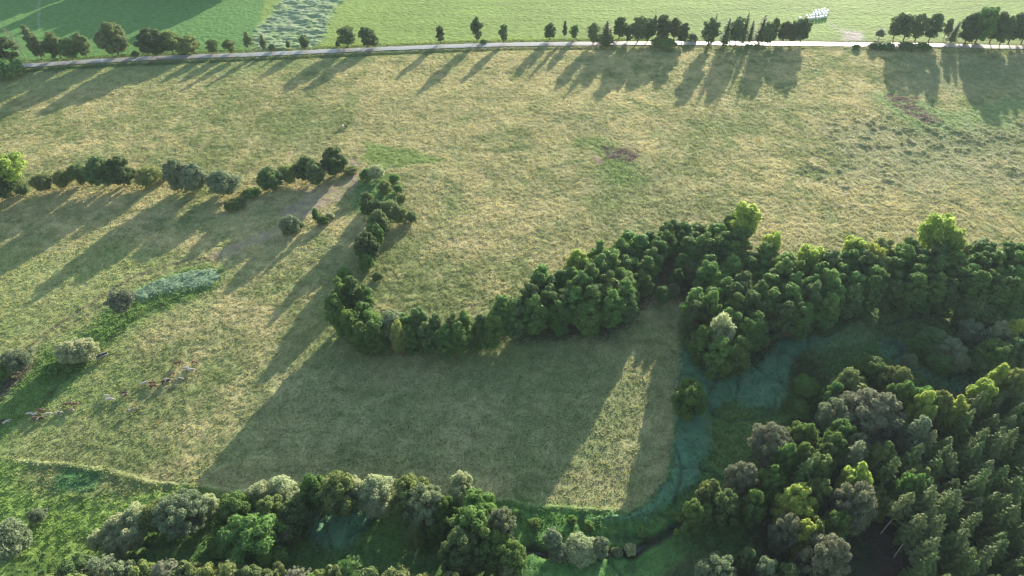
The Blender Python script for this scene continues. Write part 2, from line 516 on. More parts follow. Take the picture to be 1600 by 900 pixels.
Zm += lump * 0.36 * right_lumps
Zr = (fbm(X, Y, 1.3, 2, 2) - 0.5) * 0.55 + spk * 0.08
Zt = 0.95 + (fbm(X, Y, 1.6, 3, 2) - 0.5) * 0.5 + spk * 0.06
Zf = (tus - 0.5) * 0.18 + (vnoise(X * 0.2, Y, 2.4, 2) - 0.5) * 0.07
Z = Zm * (1 - rank) * (1 - tall) + Zr * rank + Zt * tall
Z = np.where(FAR, Zf + silver * (fbm(X * 0.6, Y, 3.0, 4, 3) - 0.5) * 1.6, Z)
rim = np.maximum(near_line(P([(28, 718), (100, 728), (160, 735), (250, 755), (330, 764), (400, 768), (560, 775)]), 0.5, 0.8), near_line(P([(700, 775), (780, 783), (840, 793), (900, 796), (980, 797), (1015, 783)]), 0.5, 0.6))
Z += rim * 0.22
C = blend(C, rim * 0.4 * BREAK, (0.34, 0.38, 0.16))
Z -= stream * 0.9
Z -= crack * 0.45
C = blend(C, right_lumps * lump * 0.6, (0.075, 0.095, 0.040))
C = blend(C, (1 - rank) * (1 - tall) * (~FAR) * lump * 0.05, (0.120, 0.145, 0.055))
flat_near_road = np.clip(1.0 - (np.abs(below) - 2.6) / 1.2, 0, 1) * (np.abs(X) < 330)
Z = Z * (1 - flat_near_road)
Z += (big - 0.5) * 0.3 * (1 - flat_near_road)
ditch = np.clip(1 - np.abs(below - 5.0) / 1.8, 0, 1) * (X < 40) * (X > -330)
Z -= ditch * 0.5
Z = np.where(inner, Z, Z * 0.25)
C = np.clip(C * (0.90 + 0.20 * fin)[:, None], 0.005, 0.8)


def ground_z(x, y):
    i = min(max(np.searchsorted(gx, x), 1), NX - 1)
    j = min(max(np.searchsorted(gy, y), 1), NY - 1)
    return float(Z[i * NY + j])


idx = np.arange(NX * NY).reshape(NX, NY)
Q = np.stack([idx[:-1, :-1], idx[1:, :-1], idx[1:, 1:], idx[:-1, 1:]], -1).reshape(-1, 4)
kindv = np.zeros(len(X), np.int8)
kindv[FAR] = 1
kindv[(tall > 0.5) & ~FAR] = 2
kindv[(rank > 0.45) & (tall <= 0.5) & ~FAR] = 3
kf = kindv[Q].max(axis=1)
MEADOW = ground_mat('meadow_grass', 1.0, 2.6, 0.22, 1.0, dark=0.48, light=1.50)
FIELD = ground_mat('mown_field_grass', 0.5, 1.2, 0.14, 2.6, dark=0.80, light=1.2)
REED = ground_mat('reed_tops', 0.9, 2.2, 0.25, 1.0, 0.8, 0.2, dark=0.78, light=1.2)
RANK = ground_mat('rank_green_growth', 1.0, 1.1, 0.5, 1.0, dark=0.55, light=1.35)
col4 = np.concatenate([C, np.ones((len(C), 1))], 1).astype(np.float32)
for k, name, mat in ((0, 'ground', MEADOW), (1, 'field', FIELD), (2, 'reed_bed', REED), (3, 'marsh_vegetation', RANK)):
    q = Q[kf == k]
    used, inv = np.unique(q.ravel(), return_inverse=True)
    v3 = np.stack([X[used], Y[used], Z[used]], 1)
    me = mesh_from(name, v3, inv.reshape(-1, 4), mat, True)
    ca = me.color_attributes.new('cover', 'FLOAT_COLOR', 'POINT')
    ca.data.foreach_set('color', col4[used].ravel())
    o = link(name, me)
    if k < 2:
        tag(o, ['straw coloured tussocky pasture between the hedges', 'bright green mown field beyond the road'][k], None, None, 'structure')
    else:
        tag(o, ['smooth blue-green reed carpet in the marsh', 'rank bright green marsh growth around the trees'][k - 2], ['reeds', 'undergrowth'][k - 2], None, 'stuff')

# grass blades and stalks: small leaning tufts over the pasture and taller ones over the rank growth
def tufts(name, n, sel, hmin, hmax, w, seed, label, cat, mat, gain):
    q = np.random.default_rng(seed)
    dd = q.uniform(0, 1, n) ** 0.72
    yy = 56 + dd * (312 - 56)
    half = (yy * CP + CAM_H * SP) * 812 / FPX
    xx = q.uniform(-1, 1, n) * half
    i = np.clip(np.searchsorted(gx, xx), 1, NX - 1)
    j = np.clip(np.searchsorted(gy, yy), 1, NY - 1)
    k = i * NY + j
    keep = sel[k]
    xx, yy, k = xx[keep], yy[keep], k[keep]
    m_ = len(xx)
    zz = Z[k] - 0.05
    h = q.uniform(hmin, hmax, m_) * (0.6 + 0.8 * vnoise(xx, yy, 1.3, 2))
    c = np.stack([xx, yy, zz], 1)
    vs = []
    for s_ in range(2):
        th = q.uniform(0, 6.283, m_)
        ww = w * q.uniform(0.6, 1.4, m_)
        o_ = np.stack([np.cos(th) * ww, np.sin(th) * ww, np.zeros(m_)], 1)
        tip = np.stack([q.normal(0, 0.35, m_) * h, q.normal(0, 0.35, m_) * h, h], 1)
        vs.append(np.stack([c - o_, c + o_, c + tip + o_ * 0.3], 1))
    v = np.stack(vs, 1).reshape(-1, 3)
    f = np.arange(len(v)).reshape(-1, 3)
    me = mesh_from(name, v, f, mat, False)
    cc = C[k] * gain * q.uniform(0.84, 1.18, m_)[:, None]
    cc = np.repeat(cc, 6, axis=0)
    cc = np.concatenate([cc, np.ones((len(cc), 1))], 1).astype(np.float32)
    ca = me.color_attributes.new('cover', 'FLOAT_COLOR', 'POINT')
    ca.data.foreach_set('color', cc.ravel())
    o = link(name, me)
    tag(o, label, cat, None, 'stuff')


def blade_mat(name, transl):
    m, n, l, out = new_mat(name)
    a_ = n.new('ShaderNodeAttribute')
    a_.attribute_name = 'cover'
    d = n.new('ShaderNodeBsdfDiffuse')
    t_ = n.new('ShaderNodeBsdfTranslucent')
    x_ = n.new('ShaderNodeMixShader')
    x_.inputs[0].default_value = transl
    l.new(a_.outputs['Color'], d.inputs[0])
    l.new(a_.outputs['Color'], t_.inputs[0])
    l.new(d.outputs[0], x_.inputs[1])
    l.new(t_.outputs[0], x_.inputs[2])
    l.new(x_.outputs[0], out.inputs[0])
    return m


BLADE = blade_mat('grass_blades', 0.5)
open_land = ~FAR & (np.abs(below) > 4) & (stream < 0.3) & (floor_m < 0.5)
wet = (tall > 0.4) | (rank > 0.4)
tufts('grass', 800000, open_land & ~wet & (dirt < 0.3), 0.09, 0.30, 0.15, 21, 'straw coloured grass tufts all over the pasture', 'grass', BLADE, 1.45)
tufts('marsh_grass', 700000, ((open_land & (rank > 0.4) & (tall < 0.5)) | ((np.abs(below) > 2.4) & (np.abs(below) < np.where(X < 60, 6.5, 4.2)))), 0.12, 0.45, 0.16, 22, 'tall green grass and herbs growing in the marsh', 'marsh grass', BLADE, 1.5)
tufts('reeds', 300000, open_land & (tall >= 0.5), 0.15, 0.40, 0.20, 23, 'blue-green reed tips over the marsh', 'reeds', BLADE, 1.5)

# the road: a pale ribbon with worn wheel tracks and crumbling edges
def ribbon(name, pts, half, z, mat, step=2.0):
    pts = [np.array(p) for p in pts]
    dense = []
    for a, b in zip(pts[:-1], pts[1:]):
        n = max(1, int(np.linalg.norm(b - a) / step))
        for i in range(n):
            dense.append(a + (b - a) * i / n)
    dense.append(pts[-1])
    dense = np.array(dense)
    k = np.ones(9) / 9
    sm = dense.copy()
    for c in range(2):
        sm[4:-4, c] = np.convolve(dense[:, c], k, 'valid')
    tn = np.gradient(sm, axis=0)
    tn /= np.linalg.norm(tn, axis=1)[:, None]
    nn = np.stack([-tn[:, 1], tn[:, 0]], 1)
    vs, m_ = [], 5
    offs = np.linspace(-half, half, m_)
    for i in range(len(sm)):
        for j, o in enumerate(offs):
            w = o + (random.uniform(-0.18, 0.18) if j in (0, m_ - 1) else 0)
            p = sm[i] + nn[i] * w
            vs.append((p[0], p[1], z + 0.05 * (1 - abs(o / half))))
    fs = []
    for i in range(len(sm) - 1):
        for j in range(m_ - 1):
            a = i * m_ + j
            fs.append((a, a + m_, a + m_ + 1, a + 1))
    return link(name, mesh_from(name, vs, np.array(fs)[:, ::-1], mat, True))


ROAD = plain('pale_worn_asphalt', (0.31, 0.295, 0.27), 0.42, 0.6, 0.15, 0.5)
rd = ribbon('road', road, 1.9, 0.26, ROAD)
tag(rd, 'pale single lane road crossing behind the pasture', None, None, 'structure')
GRAVEL = plain('pale_gravel', (0.42, 0.38, 0.33), 0.7, 0.3, 0.2, 1.0)
WATER, wnn, wll, wout = new_mat('dark_water')
wb = wnn.new('ShaderNodeBsdfPrincipled')
wb.inputs['Base Color'].default_value = (0.02, 0.022, 0.015, 1)
wb.inputs['Roughness'].default_value = 0.12
wll.new(wb.outputs[0], wout.inputs[0])
st = ribbon('stream', P([(790, 870), (835, 852), (862, 868), (900, 872), (960, 862), (985, 868), (1010, 848)]), 0.32, -0.86, WATER, 1.0)
tag(st, 'dark narrow stream winding through the rank growth', None, None, 'structure')

# ---------------------------------------------------------------- tree meshes
def tube(p0, p1, r0, r1, n=6):
    p0, p1 = np.array(p0, float), np.array(p1, float)
    d = p1 - p0
    d /= np.linalg.norm(d) + 1e-9
    a = np.cross(d, [0.3, 0.9, 0.1])
    a /= np.linalg.norm(a)
    b = np.cross(d, a)
    th = np.arange(n) * 2 * math.pi / n
    ring = np.cos(th)[:, None] * a + np.sin(th)[:, None] * b
    v = np.concatenate([p0 + ring * r0, p1 + ring * r1])
    f = [(i, (i + 1) % n, n + (i + 1) % n, n + i) for i in range(n)]
    return v, np.array(f)


def join(parts):
    vs, fs, k = [], [], 0
    for v, f in parts:
        vs.append(v)
        fs.append(np.asarray(f) + k)
        k += len(v)
    return np.concatenate(vs), np.concatenate(fs)


def trunk_mesh(name, H, r, rs, crown_r, crown_lo, mat, n_limb=6, reach=0.8):
    parts, p = [], np.array([0, 0, -0.4])
    pts = [p]
    for k in range(4):
        p = p + np.array([rs.normal(0, 0.06 * r * 4), rs.normal(0, 0.06 * r * 4), (H * reach + 0.4) / 4])
        pts.append(p)
    for k in range(4):
        parts.append(tube(pts[k], pts[k + 1], r * (1 - 0.22 * k), r * (1 - 0.22 * (k + 1))))
    for k in range(n_limb):
        z = H * (crown_lo + (0.75 - crown_lo) * k / max(1, n_limb - 1))
        th = k * 2.4 + rs.random()
        e = (math.cos(th) * crown_r * 0.65, math.sin(th) * crown_r * 0.65, z + H * 0.12)
        parts.append(tube((0, 0, z), e, r * 0.4, r * 0.12, 5))
    v, f = join(parts)
    return mesh_from(name, v, f, mat, True)


ICO_V, ICO_F = None, None
def ico():
    global ICO_V, ICO_F
    if ICO_V is None:
        t_ = (1 + 5 ** 0.5) / 2
        v = np.array([(-1, t_, 0), (1, t_, 0), (-1, -t_, 0), (1, -t_, 0), (0, -1, t_), (0, 1, t_), (0, -1, -t_), (0, 1, -t_), (t_, 0, -1), (t_, 0, 1), (-t_, 0, -1), (-t_, 0, 1)], float)
        v /= np.linalg.norm(v[0])
        f = np.array([(0, 11, 5), (0, 5, 1), (0, 1, 7), (0, 7, 10), (0, 10, 11), (1, 5, 9), (5, 11, 4), (11, 10, 2), (10, 7, 6), (7, 1, 8), (3, 9, 4), (3, 4, 2), (3, 2, 6), (3, 6, 8), (3, 8, 9), (4, 9, 5), (2, 4, 11), (6, 2, 10), (8, 6, 7), (9, 8, 1)])
        ICO_V, ICO_F = v, f
    return ICO_V, ICO_F


def leaves(cent, nrm, size, rs, tilt=0.5, aspect=1.5):
    """one small rhombic leaf spray per point, lying roughly across nrm"""
    n = len(cent)
    nn = nrm + rs.normal(0, tilt, (n, 3))
    nn /= np.linalg.norm(nn, axis=1)[:, None] + 1e-9
    a = np.cross(nn, rs.normal(0, 1, (n, 3)))
    a /= np.linalg.norm(a, axis=1)[:, None] + 1e-9
    b = np.cross(nn, a)
    s = size * rs.uniform(0.6, 1.35, n)[:, None]
    bend = nn * s * 0.25
    v = np.stack([cent + a * s * aspect / 1.25, cent + b * s * 0.62 + bend, cent - a * s * aspect / 1.25, cent - b * s * 0.62 + bend], 1)
    return v.reshape(-1, 3), np.arange(n * 4).reshape(n, 4)


def crown_mesh(name, rs, H, Rr, lo, n_lobes, n_leaf, lobe=(0.26, 0.42), leaf=0.30, shape='egg', open_=0.0, tilt=0.5, core=0.72):
    cz, hz = H * (1 + lo) / 2, H * (1 - lo) / 2
    lobes = []
    tries = 0
    while len(lobes) < n_lobes and tries < 4000:
        tries += 1
        u = rs.normal(0, 1, 3)
        u /= np.linalg.norm(u)
        q = rs.random() ** 0.4
        zz = u[2] * q
        if shape == 'egg':
            w = 1.0 - 0.28 * max(zz, 0) + 0.05 * zz
        elif shape == 'cone':
            w = 0.62 - 0.48 * zz
        elif shape == 'dome':
            w = 1.12 - 0.35 * zz * zz
            zz = abs(zz) * 1.3 - 0.45
        elif shape == 'vase':
            w = 0.8 + 0.35 * zz
        else:
            w = 1.0
        lr = Rr * rs.uniform(*lobe)
        c = np.array([u[0] * q * w * (Rr - lr * 0.7), u[1] * q * w * (Rr - lr * 0.7), cz + zz * (hz - lr * 0.7)])
        if all(np.linalg.norm(c - d) > 0.52 * (lr + e) for d, e in lobes):
            lobes.append((c, lr))
    cs = np.array([c for c, _ in lobes])
    rr = np.array([r_ for _, r_ in lobes])
    per = max(20, int(n_leaf / len(lobes)))
    pts, nrm = [], []
    for i in range(len(lobes)):
        k = int(per * (rr[i] / rr.mean()) ** 2)
        u = rs.normal(0, 1, (k, 3))
        u[:, 2] += 0.25
        u /= np.linalg.norm(u, axis=1)[:, None]
        bump_ = 1 + 0.16 * np.sin(u[:, 0] * 7 + i) * np.sin(u[:, 1] * 6 + 2 * i) * np.sin(u[:, 2] * 7)
        rad = rr[i] * rs.uniform(0.80, 1.08 + 0.25 * open_, k) * bump_
        p = cs[i] + u * rad[:, None] * np.array([1, 1, 0.92])
        keep = np.ones(k, bool)
        for j in range(len(lobes)):
            if j != i:
                keep &= np.linalg.norm(p - cs[j], axis=1) > rr[j] * 0.74
        pts.append(p[keep])
        nrm.append(u[keep])
    pts, nrm = np.concatenate(pts), np.concatenate(nrm)
    v, f = leaves(pts, nrm, leaf, rs, tilt)
    iv, if_ = ico()
    cv = [cs[i] + iv * rr[i] * core for i in range(len(lobes)) if rs.random() > open_]  # unseen inner blobs added to stop light leaking through the crown
    vs, fq, ft, k = [v], f, [], len(v)
    for c in cv:
        vs.append(c)
        ft.append(if_ + k)
        k += 12
    return mesh_from(name, np.concatenate(vs), [fq] + ([np.concatenate(ft)] if ft else []), None, False)


def spruce_mesh(name, rs, H, Rr, lo=0.12, whorls=24, dens=1.0, droop=0.25, frond=0.30):
    """whorls of drooping boughs, each bough a row of needle sprays"""
    cen, nr, sz = [], [], []
    for k in range(whorls):
        q = k / (whorls - 1)
        z = H * (lo + (0.985 - lo) * q)
        L = Rr * (1 - q) ** 0.64 * rs.uniform(0.86, 1.1) + 0.12
        nb = max(4, int(8 - 3 * q))
        th0 = rs.random() * 6.28
        for b in range(nb):
            th = th0 + b * 6.283 / nb + rs.normal(0, 0.12)
            Lb = L * rs.uniform(0.75, 1.15)
            m_ = max(2, int(Lb / 0.17 * dens))
            for i in range(m_):
                s = (i + 0.5) / m_
                rad = s * Lb
                wid = 0.20 * Lb * (1 - s) ** 0.8 + 0.08
                for side in (-1, 1, 0):
                    o_ = side * wid * rs.uniform(0.5, 1.0)
                    x = math.cos(th) * rad - math.sin(th) * o_
                    y = math.sin(th) * rad + math.cos(th) * o_
                    zz = z - droop * rad + 0.10 * rad * s + rs.normal(0, 0.05) - 0.1 * abs(side)
                    cen.append((x, y, zz))
                    nr.append((math.cos(th) * 0.35, math.sin(th) * 0.35, 1))
    cen, nr = np.array(cen), np.array(nr)
    v, f = leaves(cen, nr, frond, rs, 0.30, 1.5)
    n = 9
    th = np.arange(n) * 2 * math.pi / n
    core = [np.array([0, 0, H * 0.93])]
    for zf, rf in ((0.6, 0.20), (lo + 0.02, 0.42)):
        core.extend(np.stack([np.cos(th) * Rr * rf, np.sin(th) * Rr * rf, np.full(n, H * zf)], 1))
    cv = np.array(core)
    k = len(v)
    tri = np.array([(k, k + 1 + i, k + 1 + (i + 1) % n) for i in range(n)])
    qd = np.array([(k + 1 + i, k + 1 + n + i, k + 1 + n + (i + 1) % n, k + 1 + (i + 1) % n) for i in range(n)])
    return mesh_from(name, np.concatenate([v, cv]), [np.concatenate([f, qd]), tri], None, False)


def bare_mesh(name, rs, H):
    parts = [tube((0, 0, -0.3), (0.2, 0, H * 0.95), 0.16, 0.03)]
    for k in range(46):
        z = H * (0.2 + 0.75 * k / 46)
        L = H * 0.2 * (1.15 - z / H) + 0.3
        th = rs.random() * 6.28
        e = np.array([math.cos(th) * L, math.sin(th) * L, z + L * 1.1])
        parts.append(tube((0.1, 0, z), e, 0.05, 0.02, 4))
        for _ in range(3):
            b = np.array([0.1, 0, z]) + (e - [0.1, 0, z]) * rs.uniform(0.4, 0.9)
            parts.append(tube(b, b + rs.normal(0, 0.35, 3) + [0, 0, 0.4], 0.025, 0.012, 3 + 1))
    v, f = join(parts)
    return mesh_from(name, v, f, DRY_WOOD, True)


def RS(s):
    return np.random.default_rng(s)


# species: list of (crown mesh, trunk mesh), natural height, natural crown radius
SPEC = {}
def species(key, H, Rr, n, crown, trunk_r=0.2, lo=0.2, limbs=6, bark=BARK, reach=0.8):
    lst = []
    for i in range(n):
        rs = RS(hash(key) % 1000 + i if False else sum(map(ord, key)) * 7 + i)
        cm = crown(rs, key + '_crown')
        tm = trunk_mesh(key + '_trunk', H, trunk_r, rs, Rr, lo, bark, limbs, reach)
        lst.append((cm, tm))
    SPEC[key] = (lst, H, Rr)


species('alder_tree', 14, 3.2, 6, lambda rs, n: crown_mesh(n, rs, 14, 3.2, 0.03, 60, 8500, (0.19, 0.32), 0.24, 'egg'), 0.2, 0.2)
species('broadleaf_tree', 11, 4.6, 5, lambda rs, n: crown_mesh(n, rs, 11, 4.6, 0.03, 70, 12500, (0.15, 0.28), 0.24, 'egg'), 0.26, 0.2)
species('willow_tree', 8, 3.6, 5, lambda rs, n: crown_mesh(n, rs, 8, 3.6, 0.06, 34, 8500, (0.22, 0.36), 0.20, 'round', 0.25, 0.75, 0.6), 0.2, 0.15, 7)
species('airy_willow_tree', 13, 4.4, 3, lambda rs, n: crown_mesh(n, rs, 13, 4.4, 0.30, 34, 6500, (0.16, 0.30), 0.26, 'vase', 0.8, 0.8, 0.5), 0.26, 0.25, 9, BARK, 0.9)
species('roadside_tree', 10, 2.6, 6, lambda rs, n: crown_mesh(n, rs, 10, 2.6, 0.10, 34, 5200, (0.20, 0.38), 0.22, 'egg', 0.35, 0.85, 0.6), 0.18, 0.2)
species('birch_tree', 11, 2.2, 4, lambda rs, n: crown_mesh(n, rs, 11, 2.2, 0.18, 30, 3000, (0.20, 0.34), 0.24, 'cone', 0.6, 0.8, 0.5), 0.13, 0.2, 8, PALE_BARK, 0.95)
species('shrub', 3, 2.0, 4, lambda rs, n: crown_mesh(n, rs, 3, 2.0, 0.0, 18, 2600, (0.28, 0.45), 0.19, 'dome', 0.1, 0.7, 0.6), 0.08, 0.1, 5, BARK, 0.6)
species('spruce_tree', 14, 2.6, 8, lambda rs, n: spruce_mesh(n, rs, 14, 2.6, 0.10, 19, 1.25, 0.12, 0.21), 0.2, 0.1, 0, BARK, 0.97)
species('pine_tree', 17, 2.9, 4, lambda rs, n: spruce_mesh(n, rs, 17, 2.9, 0.45, 15, 0.9, -0.25, 0.25), 0.19, 0.5, 5, PALE_BARK, 0.97)
species('grey_tree', 13, 5.0, 3, lambda rs, n: crown_mesh(n, rs, 13, 5.0, 0.08, 110, 17000, (0.12, 0.20), 0.18, 'egg', 0.2, 0.9, 0.65), 0.28, 0.2, 9)
bare = [bare_mesh('bare_branches', RS(40 + i), 10) for i in range(2)]

CAT = {'alder_tree': 'alder tree', 'broadleaf_tree': 'broadleaf tree', 'willow_tree': 'willow tree', 'airy_willow_tree': 'willow tree', 'roadside_tree': 'tree', 'birch_tree': 'birch tree', 'shrub': 'shrub', 'spruce_tree': 'spruce tree', 'pine_tree': 'pine tree', 'grey_tree': 'tree'}
count = {}


def plant(key, x, y, h, r, leaf, label, group, lean=0.0):
    lst, H, Rr = SPEC[key]
    k = count.get(key, 0)
    count[key] = k + 1
    cm, tm = lst[k % len(lst)]
    e = bpy.data.objects.new(key.replace('airy_', '').replace('grey_', ''), None)
    col.objects.link(e)
    e.empty_display_size = 0.5
    z = ground_z(x, y)
    e.location = (x, y, min(z, 0.1) - 0.05)
    e.rotation_euler = (random.uniform(-0.03, 0.03), random.uniform(-0.03, 0.03) + lean, random.uniform(0, 6.28))
    sx = r / Rr
    e.scale = (sx * random.uniform(0.93, 1.07), sx * random.uniform(0.93, 1.07), h / H)
    tag(e, label, CAT[key], group)
    c = link('crown', cm, e)
    if not cm.materials:
        cm.materials.append(LEAF[leaf])
    c.material_slots[0].link = 'OBJECT'
    c.material_slots[0].material = LEAF[leaf]
    if key != 'shrub':
        link('trunk', tm, e)
    else:
        link('stem', tm, e)
    return e


ORD = 'zeroth first second third fourth fifth sixth seventh eighth ninth tenth eleventh twelfth thirteenth fourteenth fifteenth sixteenth seventeenth eighteenth nineteenth twentieth'.split()
def ordinal(n):
    if n < len(ORD):
        return ORD[n]
    tens = {2: 'twenty', 3: 'thirty', 4: 'forty', 5: 'fifty'}
    if n % 10 == 0:
        return {3: 'thirtieth', 4: 'fortieth', 5: 'fiftieth'}[n // 10]
    return tens[n // 10] + '-' + ORD[n % 10]


LOOK = {'alder': 'dark green', 'dark': 'dark', 'green': 'fresh green', 'yellow': 'yellow-green', 'olive': 'olive green', 'pale': 'pale', 'silver': 'silvery', 'grey': 'grey-brown', 'birch': 'light green', 'needle': 'dark green', 'pine': 'grey-green'}
KINDWORD = {'alder_tree': 'alder', 'broadleaf_tree': 'tree', 'willow_tree': 'willow', 'airy_willow_tree': 'open-crowned willow', 'roadside_tree': 'tree', 'birch_tree': 'birch', 'shrub': 'shrub', 'spruce_tree': 'spruce', 'pine_tree': 'pine', 'grey_tree': 'broad tree'}


def sizeword(w, h):
    return 'slender' if w < 0.38 * h else ('broad' if w > 0.85 * h else 'round')


def standing(rows, place, group):
    """trees whose foot and tip both show: (species, leaf, x, ytop, ybase, width px[, own label])"""
    rows = sorted(rows, key=lambda q: q[2])
    for i, q in enumerate(rows):
        key, leaf, x, yt, yb, w = q[:6]
        gxp, gyp = at(x, yb)
        h = max(1.2, height_of(x, yb, yt)) * 1.05
        r = w * depth(gxp, gyp, h / 2) / FPX / 2 * 1.2
        h = max(0.6 * h, h - 0.9 * r * max(0.0, CAM_H / gyp - 0.45))
        gyp += 0.25 * r
        lab = q[6] if len(q) > 6 else f"{LOOK[leaf]} {sizeword(2 * r, h)} {KINDWORD[key]}, {ordinal(i + 1)} from the left {place}"
        plant(key, gxp, gyp, h, r, leaf, lab, group)


def tops(rows, place, group):
    """trees of which mostly the crown shows: (species, leaf, xtop, ytop, height m, width px[, own label])"""
    rows = sorted(rows, key=lambda q: q[2])
    for i, q in enumerate(rows):
        key, leaf, x, yt, h, w = q[:6]
        gxp, gyp = at(x, yt + 5, h)
        r = w * depth(gxp, gyp, h * 0.7) / FPX / 2 * (1.0 if group == 'trees of the dense belt' else (1.05 if group == G_FOR else 1.2))
        gyp -= r * 0.35
        lab = q[6] if len(q) > 6 else f"{LOOK[leaf]} {KINDWORD[key]} about {int(round(h))} m tall, {ordinal(i + 1)} from the left {place}"
        lab = q[6] if len(q) > 6 else f"{LOOK[leaf]} {KINDWORD[key]}, {ordinal(i + 1)} from the left {place}"
        plant(key, gxp, gyp, h, r, leaf, lab, group)


RT, BI, SH, SPR, WI, AW, BL, AL, GR, PI_ = 'roadside_tree', 'birch_tree', 'shrub', 'spruce_tree', 'willow_tree', 'airy_willow_tree', 'broadleaf_tree', 'alder_tree', 'grey_tree', 'pine_tree'

# ---- along the road
G_ROAD = 'trees along the road'
standing([
    (RT, 'dark', 12, 62, 103, 36), (SH, 'green', 10, 97, 121, 44, 'bushy green shrub on the near side of the road at the left edge'),
    (BI, 'birch', 60, 42, 92, 20), (RT, 'birch', 64, 58, 94, 22), (RT, 'dark', 86, 63, 95, 22), (RT, 'olive', 94, 52, 92, 24),
    (RT, 'dark', 113, 62, 95, 24), (RT, 'birch', 135, 53, 91, 20),
], 'in the left roadside cluster', G_ROAD)
standing([
    (BL, 'birch', 183, 40, 89, 42, 'big round green tree by the road, tallest at the left end'),
    (SH, 'dark', 213, 80, 89, 9, 'tiny dark shrub between the two big round roadside trees'),
    (BL, 'dark', 243, 49, 89, 42, 'big dark round tree at left end of the triple roadside clump'),
    (RT, 'olive', 270, 51, 86, 28, 'middle tree of the triple roadside clump, pale on top'),
    (BL, 'olive', 293, 60, 84, 36, 'low spreading tree at right end of the triple roadside clump'),
], '', G_ROAD)
standing([
    (RT, 'dark', 333, 62, 84, 19), (RT, 'olive', 360, 63, 84, 18), (BI, 'birch', 390, 52, 80, 16), (BI, 'birch', 414, 55, 81, 13),
    (SH, 'dark', 426, 68, 81, 8), (BI, 'birch', 451, 64, 78, 8), (RT, 'dark', 477, 55, 78, 16),
], 'of the roadside trees before the silvery strip', G_ROAD)
standing([
    (SH, 'dark', 528, 64, 74, 6, 'tiny dark shrub just left of the pair of round roadside trees'),
    (RT, 'dark', 543, 44, 75, 28, 'left one of the pair of round dark roadside trees'),
    (RT, 'dark', 573, 44, 75, 26, 'right one of the pair of round dark roadside trees'),
    (RT, 'olive', 586, 56, 74, 13, 'small tree leaning on the right of the roadside pair'),
    (RT, 'dark', 688, 40, 68, 13, 'small dark tree standing alone on the bare stretch of road'),
    (RT, 'dark', 745, 29, 67, 18, 'tall narrow dark tree, tallest of the lone roadside trees'),
    (SH, 'dark', 756, 62, 68, 9, 'low dark shrub at the foot of the tall narrow roadside tree'),
    (RT, 'dark', 787, 38, 68, 15, 'narrow dark tree just right of the tall lone roadside tree'),
    (RT, 'dark', 859, 38, 64, 18, 'round dark tree, left one of three beyond the road'),
    (BI, 'birch', 882, 34, 62, 9, 'thin pale birch, middle one of three beyond the road'),
    (RT, 'green', 897, 40, 63, 14, 'small round green tree, right one of three beyond the road'),
], '', G_ROAD)
standing([
    (RT, 'birch', 927, 38, 71, 22), (SPR, 'needle', 946, 36, 73, 24), (RT, 'dark', 967, 27, 63, 21), (RT, 'dark', 981, 41, 66, 18),
    (RT, 'birch', 996, 26, 68, 26), (RT, 'dark', 1012, 31, 66, 20), (BI, 'birch', 1020, 25, 62, 10), (RT, 'birch', 1035, 26, 64, 24),
    (RT, 'olive', 1053, 30, 63, 20), (RT, 'dark', 1065, 37, 71, 20), (SH, 'dark', 1082, 53, 63, 14),
], 'in the dense roadside row right of centre', G_ROAD)
standing([
    (SH, 'green', 1037, 62, 73, 30, 'low green shrub on the near side of the road below the dense row'),
    (RT, 'dark', 1107, 31, 73, 26, 'broad dark tree alone between the two dense roadside rows'),
    (SPR, 'needle', 1113, 23, 62, 8, 'thin spruce tip rising behind the broad lone roadside tree'),
], '', G_ROAD)
standing([
    (SPR, 'needle', 1132, 31, 72, 20), (RT, 'dark', 1150, 29, 72, 26), (SPR, 'needle', 1160, 22, 70, 13), (SPR, 'needle', 1171, 33, 68, 12),
    (SPR, 'needle', 1186, 26, 68, 20), (RT, 'dark', 1196, 37, 73, 22), (RT, 'dark', 1205, 29, 69, 14), (RT, 'olive', 1224, 36, 67, 22),
    (RT, 'dark', 1236, 34, 69, 24), (RT, 'dark', 1251, 31, 69, 22),
], 'in the row left of the bales', G_ROAD)
standing([
    (BI, 'silver', 1374, 47, 61, 18), (RT, 'dark', 1397, 22, 63, 26), (RT, 'birch', 1413, 25, 64, 24), (RT, 'birch', 1431, 24, 65, 24),
    (RT, 'dark', 1452, 23, 67, 24), (BI, 'birch', 1475, 28, 62, 16), (SPR, 'needle', 1486, 35, 67, 16),
    (BL, 'dark', 1510, 23, 68, 30), (BL, 'green', 1527, 11, 68, 38), (RT, 'birch', 1548, 17, 68, 26), (RT, 'dark', 1562, 27, 74, 20),
    (RT, 'dark', 1577, 20, 69, 26), (BL, 'dark', 1598, 15, 69, 32), (RT, 'dark', 1622, 17, 69, 28),
], 'in the roadside wood at the right edge', G_ROAD)
standing([
    (SH, 'dark', 1365, 68, 77, 14), (SH, 'green', 1385, 69, 77, 20), (SH, 'dark', 1418, 69, 77, 22), (SH, 'green', 1443, 69, 77, 20),
    (SH, 'olive', 1338, 70, 76, 10),
], 'on the near verge at right', 'low shrubs on the near verge')

e = bpy.data.objects.new('bare_tree', None)
col.objects.link(e)
bx, by = at(42, 93)
e.location = (bx, by, 0)
e.rotation_euler = (0, -0.22, 0)
e.scale = (1, 1, height_of(42, 93, 43) / 10)
tag(e, 'leafless pale tree leaning left in the roadside cluster at left', 'bare tree', G_ROAD)
link('branches', bare[0], e)

